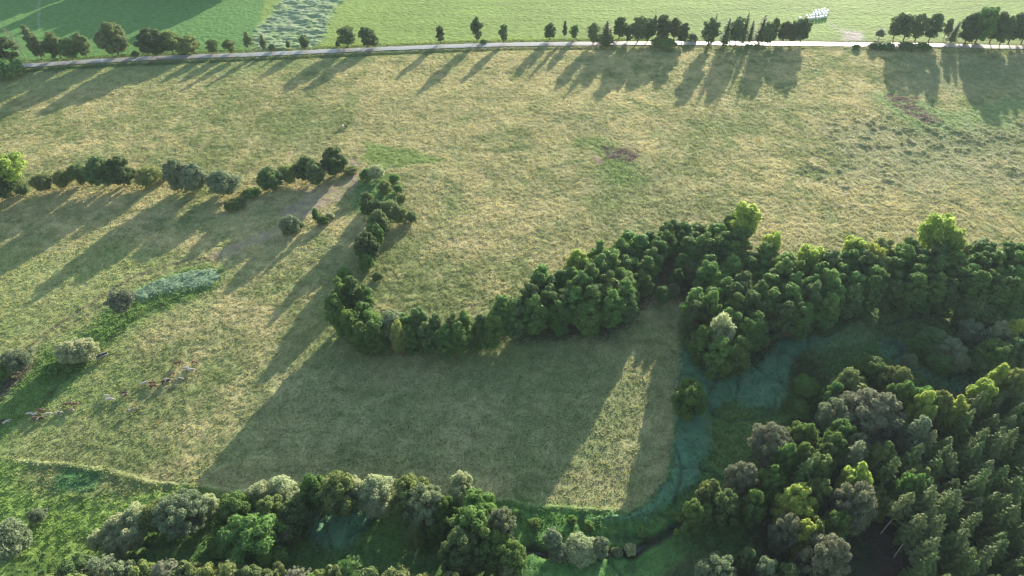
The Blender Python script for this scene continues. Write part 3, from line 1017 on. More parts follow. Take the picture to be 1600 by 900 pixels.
# ---- hedge across the left of the pasture
G_HEDGE = 'trees of the hedge in the left pasture'
standing([
    (AW, 'yellow', 26, 243, 305, 56, 'bright yellow-green airy willow at the left end of the pasture hedge'),
    (WI, 'dark', 8, 274, 310, 46, 'dark bushy willow below the bright yellow-green one at left edge'),
    (SH, 'dark', 36, 288, 304, 16, 'small dark shrub under the bright yellow-green willow'),
    (WI, 'birch', 70, 273, 300, 26, 'small green willow just right of the yellow-green one'),
    (WI, 'olive', 102, 267, 293, 26, 'thin olive willow between two small hedge trees'),
    (WI, 'dark', 128, 258, 291, 30, 'round dark willow left of the big dark pair in the hedge'),
    (BL, 'dark', 163, 246, 295, 38, 'left one of the big dark pair in the pasture hedge'),
    (BL, 'dark', 193, 247, 294, 38, 'right one of the big dark pair in the pasture hedge'),
    (WI, 'olive', 234, 264, 291, 36, 'low olive willow between the two biggest hedge clumps'),
    (SH, 'dark', 259, 268, 280, 12, 'small dark shrub left of the wide grey-green hedge clump'),
    (BL, 'silver', 283, 250, 300, 36, 'left half of the wide grey-green clump in the hedge'),
    (BL, 'silver', 308, 257, 302, 38, 'right half of the wide grey-green clump in the hedge'),
    (WI, 'silver', 353, 269, 305, 44, 'pale silvery willow standing alone in the hedge gap'),
    (SH, 'green', 392, 296, 306, 24, 'low green shrub right of the pale silvery hedge willow'),
    (SH, 'olive', 366, 312, 327, 26, 'low shrub in the grass just below the silvery willow'),
    (BL, 'dark', 425, 263, 298, 38, 'dark round tree left in the right-hand hedge clump'),
    (WI, 'olive', 450, 261, 289, 28, 'pale olive willow behind the dark round hedge tree'),
    (BL, 'dark', 482, 246, 285, 36, 'dark brownish tree in the middle of the right-hand hedge clump'),
    (AL, 'birch', 497, 251, 293, 26, 'upright light green tree in front of the right-hand hedge clump'),
    (BL, 'dark', 524, 233, 277, 42, 'biggest darkest tree at the right end of the pasture hedge'),
    (SH, 'olive', 549, 262, 271, 18, 'small shrub beside the trodden dirt at the hedge end'),
    (WI, 'silver', 455, 337, 366, 28, 'pale small willow beside the lower dirt track'),
    (BI, 'green', 496, 325, 349, 14, 'little upright green birch by the dirt track'),
    (SH, 'green', 506, 338, 350, 14, 'low green shrub below the little birch by the dirt track'),
    (SH, 'pale', 516, 332, 341, 10, 'tiny pale shrub right of the little birch'),
], '', G_HEDGE)
standing([(SH, 'green', 470 - i * 7, 348 + i * 3.4, 356 + i * 3.6, 10) for i in range(4)], 'edging the dirt track', 'low shrubs edging the dirt track')
# ---- the column of trees going down to the belt
standing([
    (WI, 'pale', 588, 259, 281, 24, 'pale top shrub willow at the upper end of the short tree column'),
    (SH, 'green', 574, 264, 280, 18, 'green shrub left of the pale willow at the column top'),
    (WI, 'olive', 601, 283, 306, 20, 'small olive willow in the rank grass of the tree column'),
    (AL, 'dark', 578, 299, 342, 24, 'upright dark tree on the left of the column'),
    (AL, 'dark', 592, 313, 344, 16, 'very dark small tree tucked right of the upright dark one'),
    (WI, 'birch', 610, 314, 348, 30, 'light green willow in the middle of the column'),
    (WI, 'olive', 626, 324, 350, 26, 'olive willow at the right bulge of the column'),
    (SH, 'dark', 643, 331, 346, 15, 'dark shrub standing apart right of the tree column'),
    (BL, 'birch', 594, 329, 373, 30, 'green round tree below the light green column willow'),
    (BL, 'alder', 588, 347, 388, 28, 'dark alder-like tree in the lower part of the column'),
    (BL, 'dark', 576, 364, 412, 38, 'largest dark tree of the lower column'),
    (WI, 'green', 575, 397, 426, 22, 'fresh green willow at the lower end of the column'),
    (WI, 'green', 541, 418, 450, 22, 'bright green small willow at the top left of the belt'),
    (SH, 'dark', 590, 425, 437, 14, 'small dark shrub in the grass below the column'),
    (SH, 'green', 616, 272, 284, 12, 'first green shrub of the column edge facing the open pasture'),
    (SH, 'green', 622, 288, 300, 12, 'second green shrub of the column edge facing the open pasture'),
    (SH, 'olive', 628, 304, 316, 12, 'third green shrub of the column edge facing the open pasture'),
], '', 'trees of the short column')

# ---- the broad tree belt in the middle
def pip(x, y, poly):
    r, j = False, len(poly) - 1
    for i in range(len(poly)):
        if (poly[i][1] > y) != (poly[j][1] > y) and x < (poly[j][0] - poly[i][0]) * (y - poly[i][1]) / (poly[j][1] - poly[i][1]) + poly[i][0]:
            r = not r
        j = i
    return r


taken = []
def fill(poly, h, spacing, kinds, zone, group, jitter=0.5, hvar=0.10, rmul=0.74, seed=1):
    """fill a stand of trees: poly outlines where the tree tops show; the rows and places give the labels"""
    rs = random.Random(seed)
    w = [at(x, y, h) for x, y in poly]
    x0, x1 = min(p[0] for p in w), max(p[0] for p in w)
    y0, y1 = min(p[1] for p in w), max(p[1] for p in w)
    rows = []
    y, r_ = y0 + spacing * 0.3, 0
    while y < y1:
        row = []
        x = x0 + (spacing / 2 if r_ % 2 else 0)
        while x < x1:
            tx, ty = x + rs.uniform(-jitter, jitter) * spacing * 0.5, y + rs.uniform(-jitter, jitter) * spacing * 0.5
            if pip(tx, ty, w) and all(math.hypot(tx - a, ty - b) > c for a, b, c in taken):
                row.append((tx, ty))
            x += spacing
        if row:
            rows.append(row)
        y += spacing * 0.87
        r_ += 1
    n = 0
    for ri, row in enumerate(rows):
        for ti, (tx, ty) in enumerate(sorted(row)):
            key, leaf = rs.choices([k[:2] for k in kinds], [k[2] for k in kinds])[0]
            hh = h * (1 + rs.uniform(-hvar, hvar))
            rr = spacing * rmul * rs.uniform(0.88, 1.15)
            taken.append((tx, ty, spacing * 0.45))
            which = 'front' if ri == 0 else ordinal(ri + 1)
            plant(key, tx, ty, hh, rr, leaf, f"{LOOK[leaf]} {KINDWORD[key]}, {ordinal(ti + 1)} from left in {which} row of {zone}", group)
            n += 1
    return n


G_BELT = 'trees of the dense belt'
G_FOR = 'trees of the mixed forest'
special = [
    (BL, 'yellow', 903, 380, 13, 44, 'yellow-green crown on the upper left edge of the dense belt'),
    (AW, 'yellow', 1168, 309, 17, 52, 'tall yellow-green airy tree at the far tip of the dense belt'),
    (AW, 'yellow', 1212, 352, 14, 36, 'yellow-green crown just right of the tall airy one'),
    (AW, 'yellow', 1272, 374, 14, 44, 'isolated pale yellow-green crown between the two lit belt edges'),
    (AW, 'yellow', 1340, 358, 14, 44, 'left one of the two joined yellow-green crowns on the belt top'),
    (AW, 'yellow', 1370, 370, 14, 44, 'right one of the two joined yellow-green crowns on the belt top'),
    (AW, 'yellow', 1470, 322, 18, 58, 'tallest bright yellow-green airy tree above the right belt'),
    (AW, 'yellow', 1498, 345, 16, 40, 'yellow-green crown leaning right of the tallest airy tree'),
    (WI, 'pale', 1135, 484, 15.5, 44, 'pale straw-coloured crown amid the rounded lobe of the belt'),
    (AL, 'alder', 1036, 440, 5, 26, 'lone round alder standing in the dark gap of the belt'),
    (AL, 'alder', 527, 426, 14, 36, 'alder at the top left corner of the belt tip'),
    (AL, 'dark', 549, 422, 14, 34, 'dark alder right of the top left corner of the belt tip'),
    (AL, 'alder', 520, 448, 14, 36, 'leftmost alder of the whole belt'),
    (AL, 'alder', 566, 436, 10, 30, 'alder where the short column joins the belt'),
    (WI, 'silver', 1537, 360, 13, 36, 'greyish crown right of the tallest airy tree'),
]
for q in special:
    gx_, gy_ = at(q[2], q[3] + 6, q[4])
    taken.append((gx_, gy_, 3.0))
tops(special, '', G_BELT)
MIXA = [(AL, 'alder', 7), (AL, 'dark', 1.6), (AL, 'green', 0.6), (BL, 'alder', 0.7)]
fill([(518, 440), (548, 432), (580, 452), (610, 486), (612, 505), (570, 508), (545, 505), (518, 478)], 11, 4.3, [(AL, 'alder', 4), (WI, 'green', 2), (WI, 'silver', 1)], 'the western tip of the belt', G_BELT, seed=11)
fill([(600, 482), (640, 484), (700, 488), (745, 478), (755, 498), (700, 506), (612, 508)], 11, 3.4, [(AL, 'alder', 4), (AL, 'dark', 2), (WI, 'olive', 0.5)], 'the narrow middle of the belt', G_BELT, seed=12)
fill([(735, 482), (762, 464), (812, 440), (868, 402), (890, 405), (890, 478), (800, 484), (740, 492)], 12.5, 4.4, MIXA, 'the left bulge of the belt', G_BELT, seed=13)
fill([(890, 402), (935, 372), (965, 360), (970, 400), (990, 440), (975, 470), (890, 476)], 13, 4.5, MIXA, 'the belt under the yellow crown', G_BELT, seed=14)
fill([(965, 362), (1010, 350), (1056, 340), (1072, 342), (1062, 362), (1038, 392), (1012, 425), (990, 458), (980, 458), (968, 404)], 9.6, 4.5, MIXA, 'the belt left of the gap', G_BELT, seed=15)
fill([(1100, 346), (1125, 332), (1165, 330), (1200, 368), (1200, 425), (1125, 430), (1102, 424), (1100, 392)], 11.5, 4.7, MIXA, 'the belt right of the gap', G_BELT, seed=16)
fill([(1090, 424), (1200, 424), (1200, 465), (1192, 520), (1155, 534), (1098, 522), (1080, 488), (1082, 450)], 13.5, 4.7, MIXA, 'the rounded lobe of the belt', G_BELT, seed=17)
fill([(1200, 372), (1250, 388), (1300, 392), (1310, 440), (1290, 470), (1240, 474), (1200, 466)], 13.5, 4.7, MIXA, 'the belt below the isolated crown', G_BELT, seed=18)
fill([(1300, 385), (1330, 366), (1400, 360), (1440, 356), (1440, 436), (1350, 445), (1312, 440)], 13.5, 4.7, MIXA + [(AL, 'olive', 1)], 'the belt under the joined crowns', G_BELT, seed=19)
fill([(1440, 368), (1530, 380), (1540, 374), (1600, 366), (1660, 366), (1660, 428), (1520, 436), (1440, 434)], 13.5, 4.9, MIXA, 'the belt at the right edge', G_BELT, seed=20)
standing([
    (BL, 'green', 1073, 590, 655, 54, 'single round green tree standing alone in the marsh'),
], '', None)

fill([(1062, 342), (1100, 336), (1104, 372), (1084, 392), (1064, 378)], 7.5, 4.2, MIXA, 'the low head of the gap', G_BELT, seed=22)
tops([(AL, 'alder', 1060, 412, 6.5, 26), (AL, 'dark', 1082, 400, 6.5, 28), (AL, 'alder', 1068, 388, 7, 26), (AL, 'alder', 1090, 378, 7, 26), (AL, 'dark', 1054, 436, 5, 22)], 'of the low alders inside the dark gap', G_BELT)
standing([(SH, ['alder', 'dark', 'green'][i % 3], 604 + i * 13, 516 + (i % 2) * 3 + i * 0.4, 538 + i * 0.6, 24) for i in range(13)], 'added along the foot of the narrow belt', 'added shrubs closing the foot of the belt')  # shrub row added to stop light streaks passing between the trunks
standing([(SH, ['alder', 'dark'][i % 2], 545 + i * 14, 506 + i * 2, 526 + i * 2, 24) for i in range(4)], 'added along the foot of the belt tip', 'added shrubs closing the foot of the belt')  # more shrubs added against light slipping under the belt tip
# ---- marsh willows on the right
tops([
    (BL, 'dark', 1270, 542, 6, 38), (WI, 'dark', 1282, 570, 5, 34), (WI, 'green', 1262, 582, 5, 34), (SH, 'green', 1250, 620, 3, 28), (SH, 'green', 1235, 618, 2.6, 20),
    (BL, 'dark', 1462, 506, 7, 44), (BL, 'silver', 1490, 520, 7, 42), (WI, 'green', 1440, 520, 5, 34), (WI, 'silver', 1500, 542, 6, 30), (WI, 'alder', 1475, 545, 5, 36),
    (WI, 'silver', 1427, 546, 6, 20),
], 'of the dark marsh willows behind the forest', 'dark marsh willows')
tops([
    (WI, 'dark', 1530, 455, 9, 44), (WI, 'silver', 1525, 490, 7, 34), (WI, 'pale', 1568, 494, 8, 32), (BL, 'dark', 1560, 482, 8, 34), (WI, 'yellow', 1595, 490, 9, 34),
    (BL, 'green', 1563, 521, 9, 50), (BL, 'dark', 1595, 520, 9, 44), (BL, 'dark', 1622, 500, 9, 48), (BL, 'dark', 1540, 545, 6, 40),
], 'of the lit willows at the right edge', 'lit willows at the right edge')

# ---- forest, lower right
G_FOR = 'trees of the mixed forest'
big_ones = [
    (BL, 'green', 1370, 548, 10, 54, 'lit green tree at the farthest tip of the forest'),
    (BL, 'olive', 1335, 570, 10, 56, 'olive lit tree left of the farthest forest tip'),
    (BL, 'olive', 1405, 562, 11, 56, 'domed lit tree right of the farthest forest tip'),
    (BL, 'green', 1310, 590, 9, 40, 'green tree on the marsh side above the huge grey crown'),
    (BL, 'green', 1445, 590, 12, 56, 'green tree right of the huge grey crown'),
    (BL, 'olive', 1478, 602, 12, 44, 'yellowish tree at the notch of the forest edge'),
    (GR, 'grey', 1372, 598, 15, 100, 'huge grey-brown crown near the forest tip'),
    (GR, 'silver', 1318, 612, 12, 60, 'silvery tree at the left flank of the huge grey crown'),
    (GR, 'grey', 1214, 652, 13, 72, 'big grey-brown crown at the marsh edge of the forest'),
    (BL, 'yellow', 1502, 608, 12, 36, 'small bright yellow-green crown in the forest notch'),
    (BL, 'yellow', 1548, 580, 13, 44, 'bright yellow crown at the top of the spruce stand'),
    (BL, 'yellow', 1572, 560, 13, 36, 'upper yellow crown near the right edge of the forest'),
    (BL, 'olive', 1600, 560, 14, 44, 'olive yellow crown on the right edge above the spruces'),
    (BL, 'yellow', 1350, 714, 15, 50, 'yellow topped tree above the grey domed crown'),
    (GR, 'grey', 1350, 742, 16, 70, 'grey domed crown in the middle of the forest'),
    (GR, 'grey', 1305, 828, 16, 74, 'grey-brown crown low in the forest beside the clearing'),
    (GR, 'grey', 1240, 790, 14, 50, 'smaller grey crown left of the forest middle'),
    (BL, 'yellow', 1255, 748, 14, 70, 'broad yellow-green crown in the forest middle'),
    (BL, 'yellow', 1265, 800, 14, 40, 'small yellow crown above the low grey-brown one'),
    (BL, 'green', 1260, 650, 12, 60, 'fresh green crown on the forest slope facing the marsh'),
    (BL, 'green', 1310, 665, 13, 60, 'green crown below the huge grey one'),
    (BL, 'olive', 1115, 738, 11, 40, 'olive tree at the marsh corner of the forest'),
    (BL, 'dark', 1140, 755, 12, 50, 'dark tree in front of the olive one at the marsh corner'),
    (BL, 'alder', 1092, 770, 10, 50, 'low dark green tree at the stream end'),
    (GR, 'grey', 1165, 712, 12, 52, 'grey crown between the marsh corner and the big grey crown'),
    (GR, 'silver', 1125, 856, 11, 64, 'large silvery willow-like crown at the bottom edge right of centre'),
    (BL, 'dark', 1172, 846, 10, 38, 'dark small crown right of the large silvery bottom crown'),
    (BL, 'silver', 1205, 862, 11, 50, 'silvery green crown at the bottom edge right of the dark small one'),
]
for q in big_ones:
    gx_, gy_ = at(q[2], q[3] + 8, q[4])
    taken.append((gx_, gy_, q[5] * 0.06))
tops(big_ones, '', G_FOR)
MIXF = [(BL, 'green', 2.4), (BL, 'olive', 1.4), (BL, 'alder', 3), (SPR, 'needle', 1.6), (BL, 'silver', 1), (BI, 'silver', 0.6), (BL, 'dark', 1.6), (BL, 'yellow', 0.35)]
fill([(1325, 578), (1430, 572), (1480, 610), (1460, 650), (1400, 690), (1330, 690), (1290, 620)], 13, 5.0, MIXF, 'the forest around the huge crown', G_FOR, seed=31, rmul=0.6)
fill([(1240, 660), (1300, 622), (1330, 690), (1400, 690), (1380, 750), (1230, 760), (1190, 700)], 13.5, 4.8, MIXF, 'the forest above its middle', G_FOR, seed=32, rmul=0.6)
fill([(1150, 715), (1200, 695), (1230, 760), (1320, 760), (1330, 800), (1240, 812), (1130, 790)], 13, 5.0, MIXF, 'the forest at the marsh corner', G_FOR, seed=33, rmul=0.6)
fill([(1240, 815), (1340, 800), (1350, 845), (1335, 905), (1255, 905)], 14, 4.8, MIXF, 'the forest beside the clearing', G_FOR, seed=34, rmul=0.6)
fill([(1150, 880), (1245, 880), (1340, 900), (1340, 940), (1120, 940)], 11, 5.0, MIXF, 'the forest at the bottom edge', G_FOR, seed=35, rmul=0.6)
G_SPR = 'spruces of the plantation'
MIXS = [(SPR, 'needle', 8), (SPR, 'pine', 3), (SPR, 'dark', 1.5), (PI_, 'pine', 0.6), (BL, 'olive', 0.3), (BL, 'green', 0.3)]
fill([(1500, 625), (1540, 600), (1640, 575), (1650, 650), (1560, 655), (1470, 655)], 11.5, 3.6, MIXS, 'the far spruce stand', G_SPR, seed=41, jitter=1.0, hvar=0.22, rmul=0.66)
fill([(1460, 658), (1650, 655), (1650, 720), (1440, 725), (1400, 712), (1430, 680)], 11.5, 3.7, MIXS, 'the upper spruce stand', G_SPR, seed=42, jitter=1.0, hvar=0.22, rmul=0.66)
fill([(1395, 715), (1650, 725), (1660, 790), (1385, 778), (1375, 745)], 12, 3.7, MIXS, 'the middle spruce stand', G_SPR, seed=43, jitter=1.0, hvar=0.22, rmul=0.68)
fill([(1440, 785), (1660, 790), (1670, 850), (1455, 850)], 12, 3.7, MIXS, 'the lower spruce stand', G_SPR, seed=44, jitter=1.0, hvar=0.22, rmul=0.68)
fill([(1440, 852), (1680, 852), (1690, 935), (1420, 935)], 12, 3.8, MIXS, 'the bottom right spruce stand', G_SPR, seed=45, jitter=1.0, hvar=0.22, rmul=0.68)
# bare-stemmed pines over the clearing: pale trunks, crowns high up
for i, (x, y, h) in enumerate([(1384, 823, 15), (1416, 824, 15), (1405, 860, 15), (1430, 862, 15), (1424, 898, 15)]):
    gx_, gy_ = at(x, y, 2.5)
    o = plant(PI_, gx_, gy_, h, 2.1, 'pine', f"bare stemmed pine at the forest clearing, {ordinal(i + 1)} from the top", 'bare stemmed pines at the clearing')

# ---- tree line along the bottom
G_BOT = 'trees along the lower edge of the meadow'
tops([
    (WI, 'silver', 0, 812, 9, 50, 'silvery round tree cut by the left edge near the bottom'),
    (WI, 'silver', 54, 788, 3.2, 23, 'single small pale willow in the bright green corner'),
    (WI, 'pale', 205, 786, 6, 40, 'highest pale willow of the pale clump at lower left'),
    (WI, 'pale', 178, 800, 6, 36, 'pale willow at the left side of the pale clump'),
    (WI, 'pale', 197, 814, 6, 36, 'pale willow in the middle of the pale clump at lower left'),
    (WI, 'pale', 150, 822, 5, 28, 'lowest left pale willow of the pale clump'),
    (WI, 'pale', 174, 830, 5, 34, 'pale willow at the foot of the pale clump'),
    (WI, 'olive', 240, 780, 7, 44, 'olive willow right of the pale clump'),
    (GR, 'silver', 275, 764, 10, 72, 'large silvery green round tree right of the pale clump'),
    (WI, 'pale', 323, 768, 6, 30, 'pale crown between the silvery tree and the dark green one'),
    (BL, 'green', 365, 760, 9, 60, 'dark green round tree below the meadow edge at left'),
    (BL, 'green', 392, 798, 11, 96, 'large round green tree set lower than the others'),
    (SH, 'alder', 345, 824, 4, 40, 'low dark shrub left of the large round green tree'),
    (WI, 'pale', 402, 746, 7, 34, 'pale willow top at the meadow edge right of the dark green tree'),
    (WI, 'pale', 440, 742, 7, 48, 'wide pale willow left of the fresh green crown'),
    (BL, 'green', 487, 734, 10, 46, 'fresh green crown in the middle of the left tree line'),
    (BL, 'olive', 420, 768, 9, 44, 'olive tree in the second rank of the left tree line'),
    (BL, 'dark', 455, 775, 9, 50, 'dark tree in the second rank of the left tree line'),
    (WI, 'grey', 445, 800, 7, 36, 'grey shrubby willow low in front of the left tree line'),
    (BL, 'olive', 520, 730, 11, 60, 'tall olive-yellow tree right of the fresh green crown'),
    (WI, 'pale', 552, 738, 8, 30, 'small pale crown right of the tall olive-yellow tree'),
    (WI, 'pale', 585, 740, 8, 50, 'pale domed willow at the right end of the left tree line'),
    (WI, 'pale', 588, 768, 6, 34, 'pale willow below the domed one'),
    (BL, 'olive', 640, 733, 11, 56, 'olive tree opening the right tree line by the meadow'),
    (GR, 'silver', 663, 748, 12, 60, 'tall grey-green tree right of the olive one'),
    (BL, 'green', 690, 765, 10, 40, 'green crown beside the tall grey-green tree'),
    (WI, 'pale', 719, 730, 9, 32, 'whitish top willow rising over the meadow edge'),
    (WI, 'pale', 716, 750, 8, 32, 'whitish willow just below the top one'),
    (BL, 'green', 746, 760, 11, 56, 'green tree right of the whitish willows'),
    (BL, 'green', 685, 790, 8, 46, 'bright green small tree below the tall grey-green one'),
    (BL, 'alder', 735, 785, 13, 60, 'big dark green tree in the heart of the right tree line'),
    (GR, 'silver', 782, 782, 13, 48, 'pale grey tree at the right end of the right tree line'),
    (BL, 'alder', 765, 808, 12, 64, 'dark green tree below the pale grey one'),
    (BL, 'dark', 720, 820, 12, 64, 'dark tree low in the shade of the right tree line'),
    (BL, 'alder', 795, 838, 10, 50, 'lowest dark tree at the right end of the right tree line'),
    (BI, 'birch', 790, 868, 8, 34, 'thin birch over the shade at the bottom centre'),
    (WI, 'olive', 647, 815, 6, 30, 'small olive willow beside the shaded reed hollow'),
], '', G_BOT)
tops([
    (PI_ if (i % 3 == 1) else BL, lf, x, y, h, w) for i, (lf, x, y, h, w) in enumerate([
        ('dark', 112, 862, 10, 66), ('silver', 146, 862, 10, 46), ('silver', 182, 868, 10, 46), ('olive', 215, 872, 11, 46), ('grey', 246, 868, 11, 50),
        ('birch', 283, 872, 11, 50), ('olive', 318, 874, 11, 46), ('olive', 352, 870, 11, 50), ('birch', 388, 874, 11, 46), ('pine', 420, 876, 11, 46),
        ('grey', 458, 880, 11, 46), ('olive', 490, 882, 11, 40), ('pine', 518, 874, 12, 46), ('green', 544, 862, 11, 52), ('pine', 578, 878, 12, 52),
        ('pine', 615, 874, 12, 56), ('olive', 664, 890, 11, 52), ('pine', 700, 890, 12, 50), ('silver', 752, 896, 11, 52), ('green', 30, 880, 9, 80), ('olive', 80, 888, 9, 50),
    ])
], 'of the crowns cut by the bottom edge', 'crowns cut by the bottom edge')
fill([(90, 885), (720, 905), (720, 930), (60, 930)], 11, 4.3, [(PI_, 'pine', 2), (BL, 'olive', 2), (BL, 'silver', 1), (BL, 'alder', 1)], 'the wood under the bottom edge', 'wood under the bottom edge', seed=51)
tops([
    (AL, 'silver', 864, 818, 6, 26, 'narrow dark tree left of the round pale stream willow'),
    (WI, 'silver', 874, 840, 4, 28, 'small grey willow at the foot of the narrow stream tree'),
    (WI, 'pale', 911, 829, 5, 46, 'round pale willow on the stream bank at bottom centre'),
    (AL, 'silver', 942, 826, 7, 26, 'grey narrow tree right of the round pale stream willow'),
    (SH, 'silver', 966, 846, 2.4, 14, 'small grey shrub on the stream bank'),
    (SH, 'pale', 987, 842, 2.4, 16, 'small round pale shrub by the stream bend'),
    (SH, 'yellow', 1060, 818, 1.6, 9, 'tiny yellow shrub at the stream head'),
], '', 'trees along the stream')
standing([
    (SH, 'alder', x_, y_, y_ + 11, w_) for x_, y_, w_ in ((806, 797, 14), (835, 812, 18), (893, 806, 14), (921, 815, 12), (1003, 824, 16))
], 'below the meadow edge', 'low shrubs below the meadow edge')

# ---- willows in the wet strip on the left
standing([
    (AW, 'grey', 196, 457, 494, 44, 'grey half-bare willow leaning over the lush strip'),
    (WI, 'pale', 116, 532, 566, 40, 'left half of the pale willow clump beside the trough'),
    (WI, 'pale', 138, 531, 562, 38, 'right half of the pale willow clump beside the trough'),
    (WI, 'silver', 32, 545, 578, 44, 'silvery willow at the left edge above the cattle'),
    (WI, 'green', 4, 560, 592, 36, 'green willow cut by the left edge above the cattle'),
    (SH, 'green', 78, 572, 588, 22, 'green shrub between the two pasture willow clumps'),
], '', 'willows of the wet strip')

# ---- trees beyond the upper left corner: only their shadow reaches the field
for i in range(18):
    x = -136 - i * 6.5
    plant(BL, x + random.uniform(-2, 2), 352 + random.uniform(-3, 5) + i * 1.2 + (i % 2) * 7, 15.0, 6.4, 'dark', f"dark tree beyond the upper left corner, {ordinal(i + 1)} from the right", 'trees beyond the upper left corner')

# ---------------------------------------------------------------- cattle
def skin_body(name, joints, edges, mat, sub=1):
    me = bpy.data.meshes.new(name)
    me.from_pydata([j[:3] for j in joints], edges, [])
    o = bpy.data.objects.new(name, me)
    col.objects.link(o)
    m1 = o.modifiers.new('skin', 'SKIN')
    for i, j in enumerate(joints):
        r_ = j[3]
        me.skin_vertices[0].data[i].radius = r_ if isinstance(r_, tuple) else (r_, r_)
    me.skin_vertices[0].data[0].use_root = True
    m2 = o.modifiers.new('sub', 'SUBSURF')
    m2.levels = m2.render_levels = sub
    dg = bpy.context.evaluated_depsgraph_get()
    new = bpy.data.meshes.new_from_object(o.evaluated_get(dg))
    bpy.data.objects.remove(o)
    new.materials.clear()
    new.materials.append(mat)
    for p in new.polygons:
        p.use_smooth = True
    return new


def coat(name, a, b, amount):
    m, n, l, out = new_mat(name)
    tc = n.new('ShaderNodeTexCoord')
    oi = n.new('ShaderNodeObjectInfo')
    ad = n.new('ShaderNodeVectorMath')
    ad.operation = 'ADD'
    l.new(tc.outputs['Object'], ad.inputs[0])
    sc = n.new('ShaderNodeMath')
    sc.operation = 'MULTIPLY'
    sc.inputs[1].default_value = 40
    l.new(oi.outputs['Random'], sc.inputs[0])
    l.new(sc.outputs[0], ad.inputs[1])
    nz = n.new('ShaderNodeTexNoise')
    nz.inputs['Scale'].default_value = 1.3
    nz.inputs['Detail'].default_value = 1
    l.new(ad.outputs[0], nz.inputs['Vector'])
    rp = n.new('ShaderNodeMapRange')
    rp.inputs[1].default_value, rp.inputs[2].default_value = amount - 0.015, amount + 0.015
    l.new(nz.outputs['Fac'], rp.inputs[0])
    mx = n.new('ShaderNodeMix')
    mx.data_type = 'RGBA'
    mx.inputs[6].default_value, mx.inputs[7].default_value = (*a, 1), (*b, 1)
    l.new(rp.outputs[0], mx.inputs[0])
    bb = n.new('ShaderNodeBsdfPrincipled')
    bb.inputs['Roughness'].default_value = 0.6
    l.new(mx.outputs[2], bb.inputs['Base Color'])
    l.new(bb.outputs[0], out.inputs[0])
    return m


RED, CREAM, DARKB = (0.15, 0.070, 0.042), (0.42, 0.39, 0.35), (0.045, 0.028, 0.022)
COATS = {
    'brown': coat('brown_coat', RED, CREAM, 0.70), 'white': coat('white_coat', CREAM, RED, 0.68),
    'pied': coat('brown_and_white_coat', RED, CREAM, 0.50), 'black': coat('dark_coat', DARKB, CREAM, 0.66),
}
COWB = {}
for graze in (0, 1):
    hz = 0.55 if graze else 1.45
    J = [(-0.75, 0, 1.12, (0.30, 0.34)), (-0.25, 0, 1.05, (0.34, 0.40)), (0.30, 0, 1.03, (0.33, 0.40)), (0.72, 0, 1.10, (0.26, 0.34)),
         (1.05, 0, 1.10 if graze else 1.28, (0.15, 0.20)), (1.32, 0, 0.80 if graze else 1.45, (0.12, 0.15)), (1.52, 0, hz - 0.05, (0.09, 0.10)), (1.62, 0, hz - 0.22, (0.07, 0.07)),
         (-1.00, 0, 1.28, (0.09, 0.09)), (-1.10, 0, 0.95, (0.03, 0.03)), (-1.10, 0, 0.55, (0.04, 0.04))]
    E = [(0, 1), (1, 2), (2, 3), (3, 4), (4, 5), (5, 6), (6, 7), (0, 8), (8, 9), (9, 10)]
    for s in (-1, 1):
        k = len(J)
        J += [(-0.78, s * 0.20, 0.78, 0.15), (-0.72, s * 0.22, 0.55, 0.09), (-0.84, s * 0.22, 0.32, 0.06), (-0.80, s * 0.22, 0.03, 0.055)]
        E += [(0, k), (k, k + 1), (k + 1, k + 2), (k + 2, k + 3)]
        k = len(J)
        J += [(0.66, s * 0.18, 0.72, 0.12), (0.66, s * 0.20, 0.42, 0.07), (0.68, s * 0.20, 0.03, 0.055)]
        E += [(3, k), (k, k + 1), (k + 1, k + 2)]
        k = len(J)
        J += [(1.30, s * 0.20, (0.90 if graze else 1.56), 0.035)]
        E += [(5, k)]
    for c in COATS:
        COWB[(c, graze)] = skin_body('cow', J, E, COATS[c])

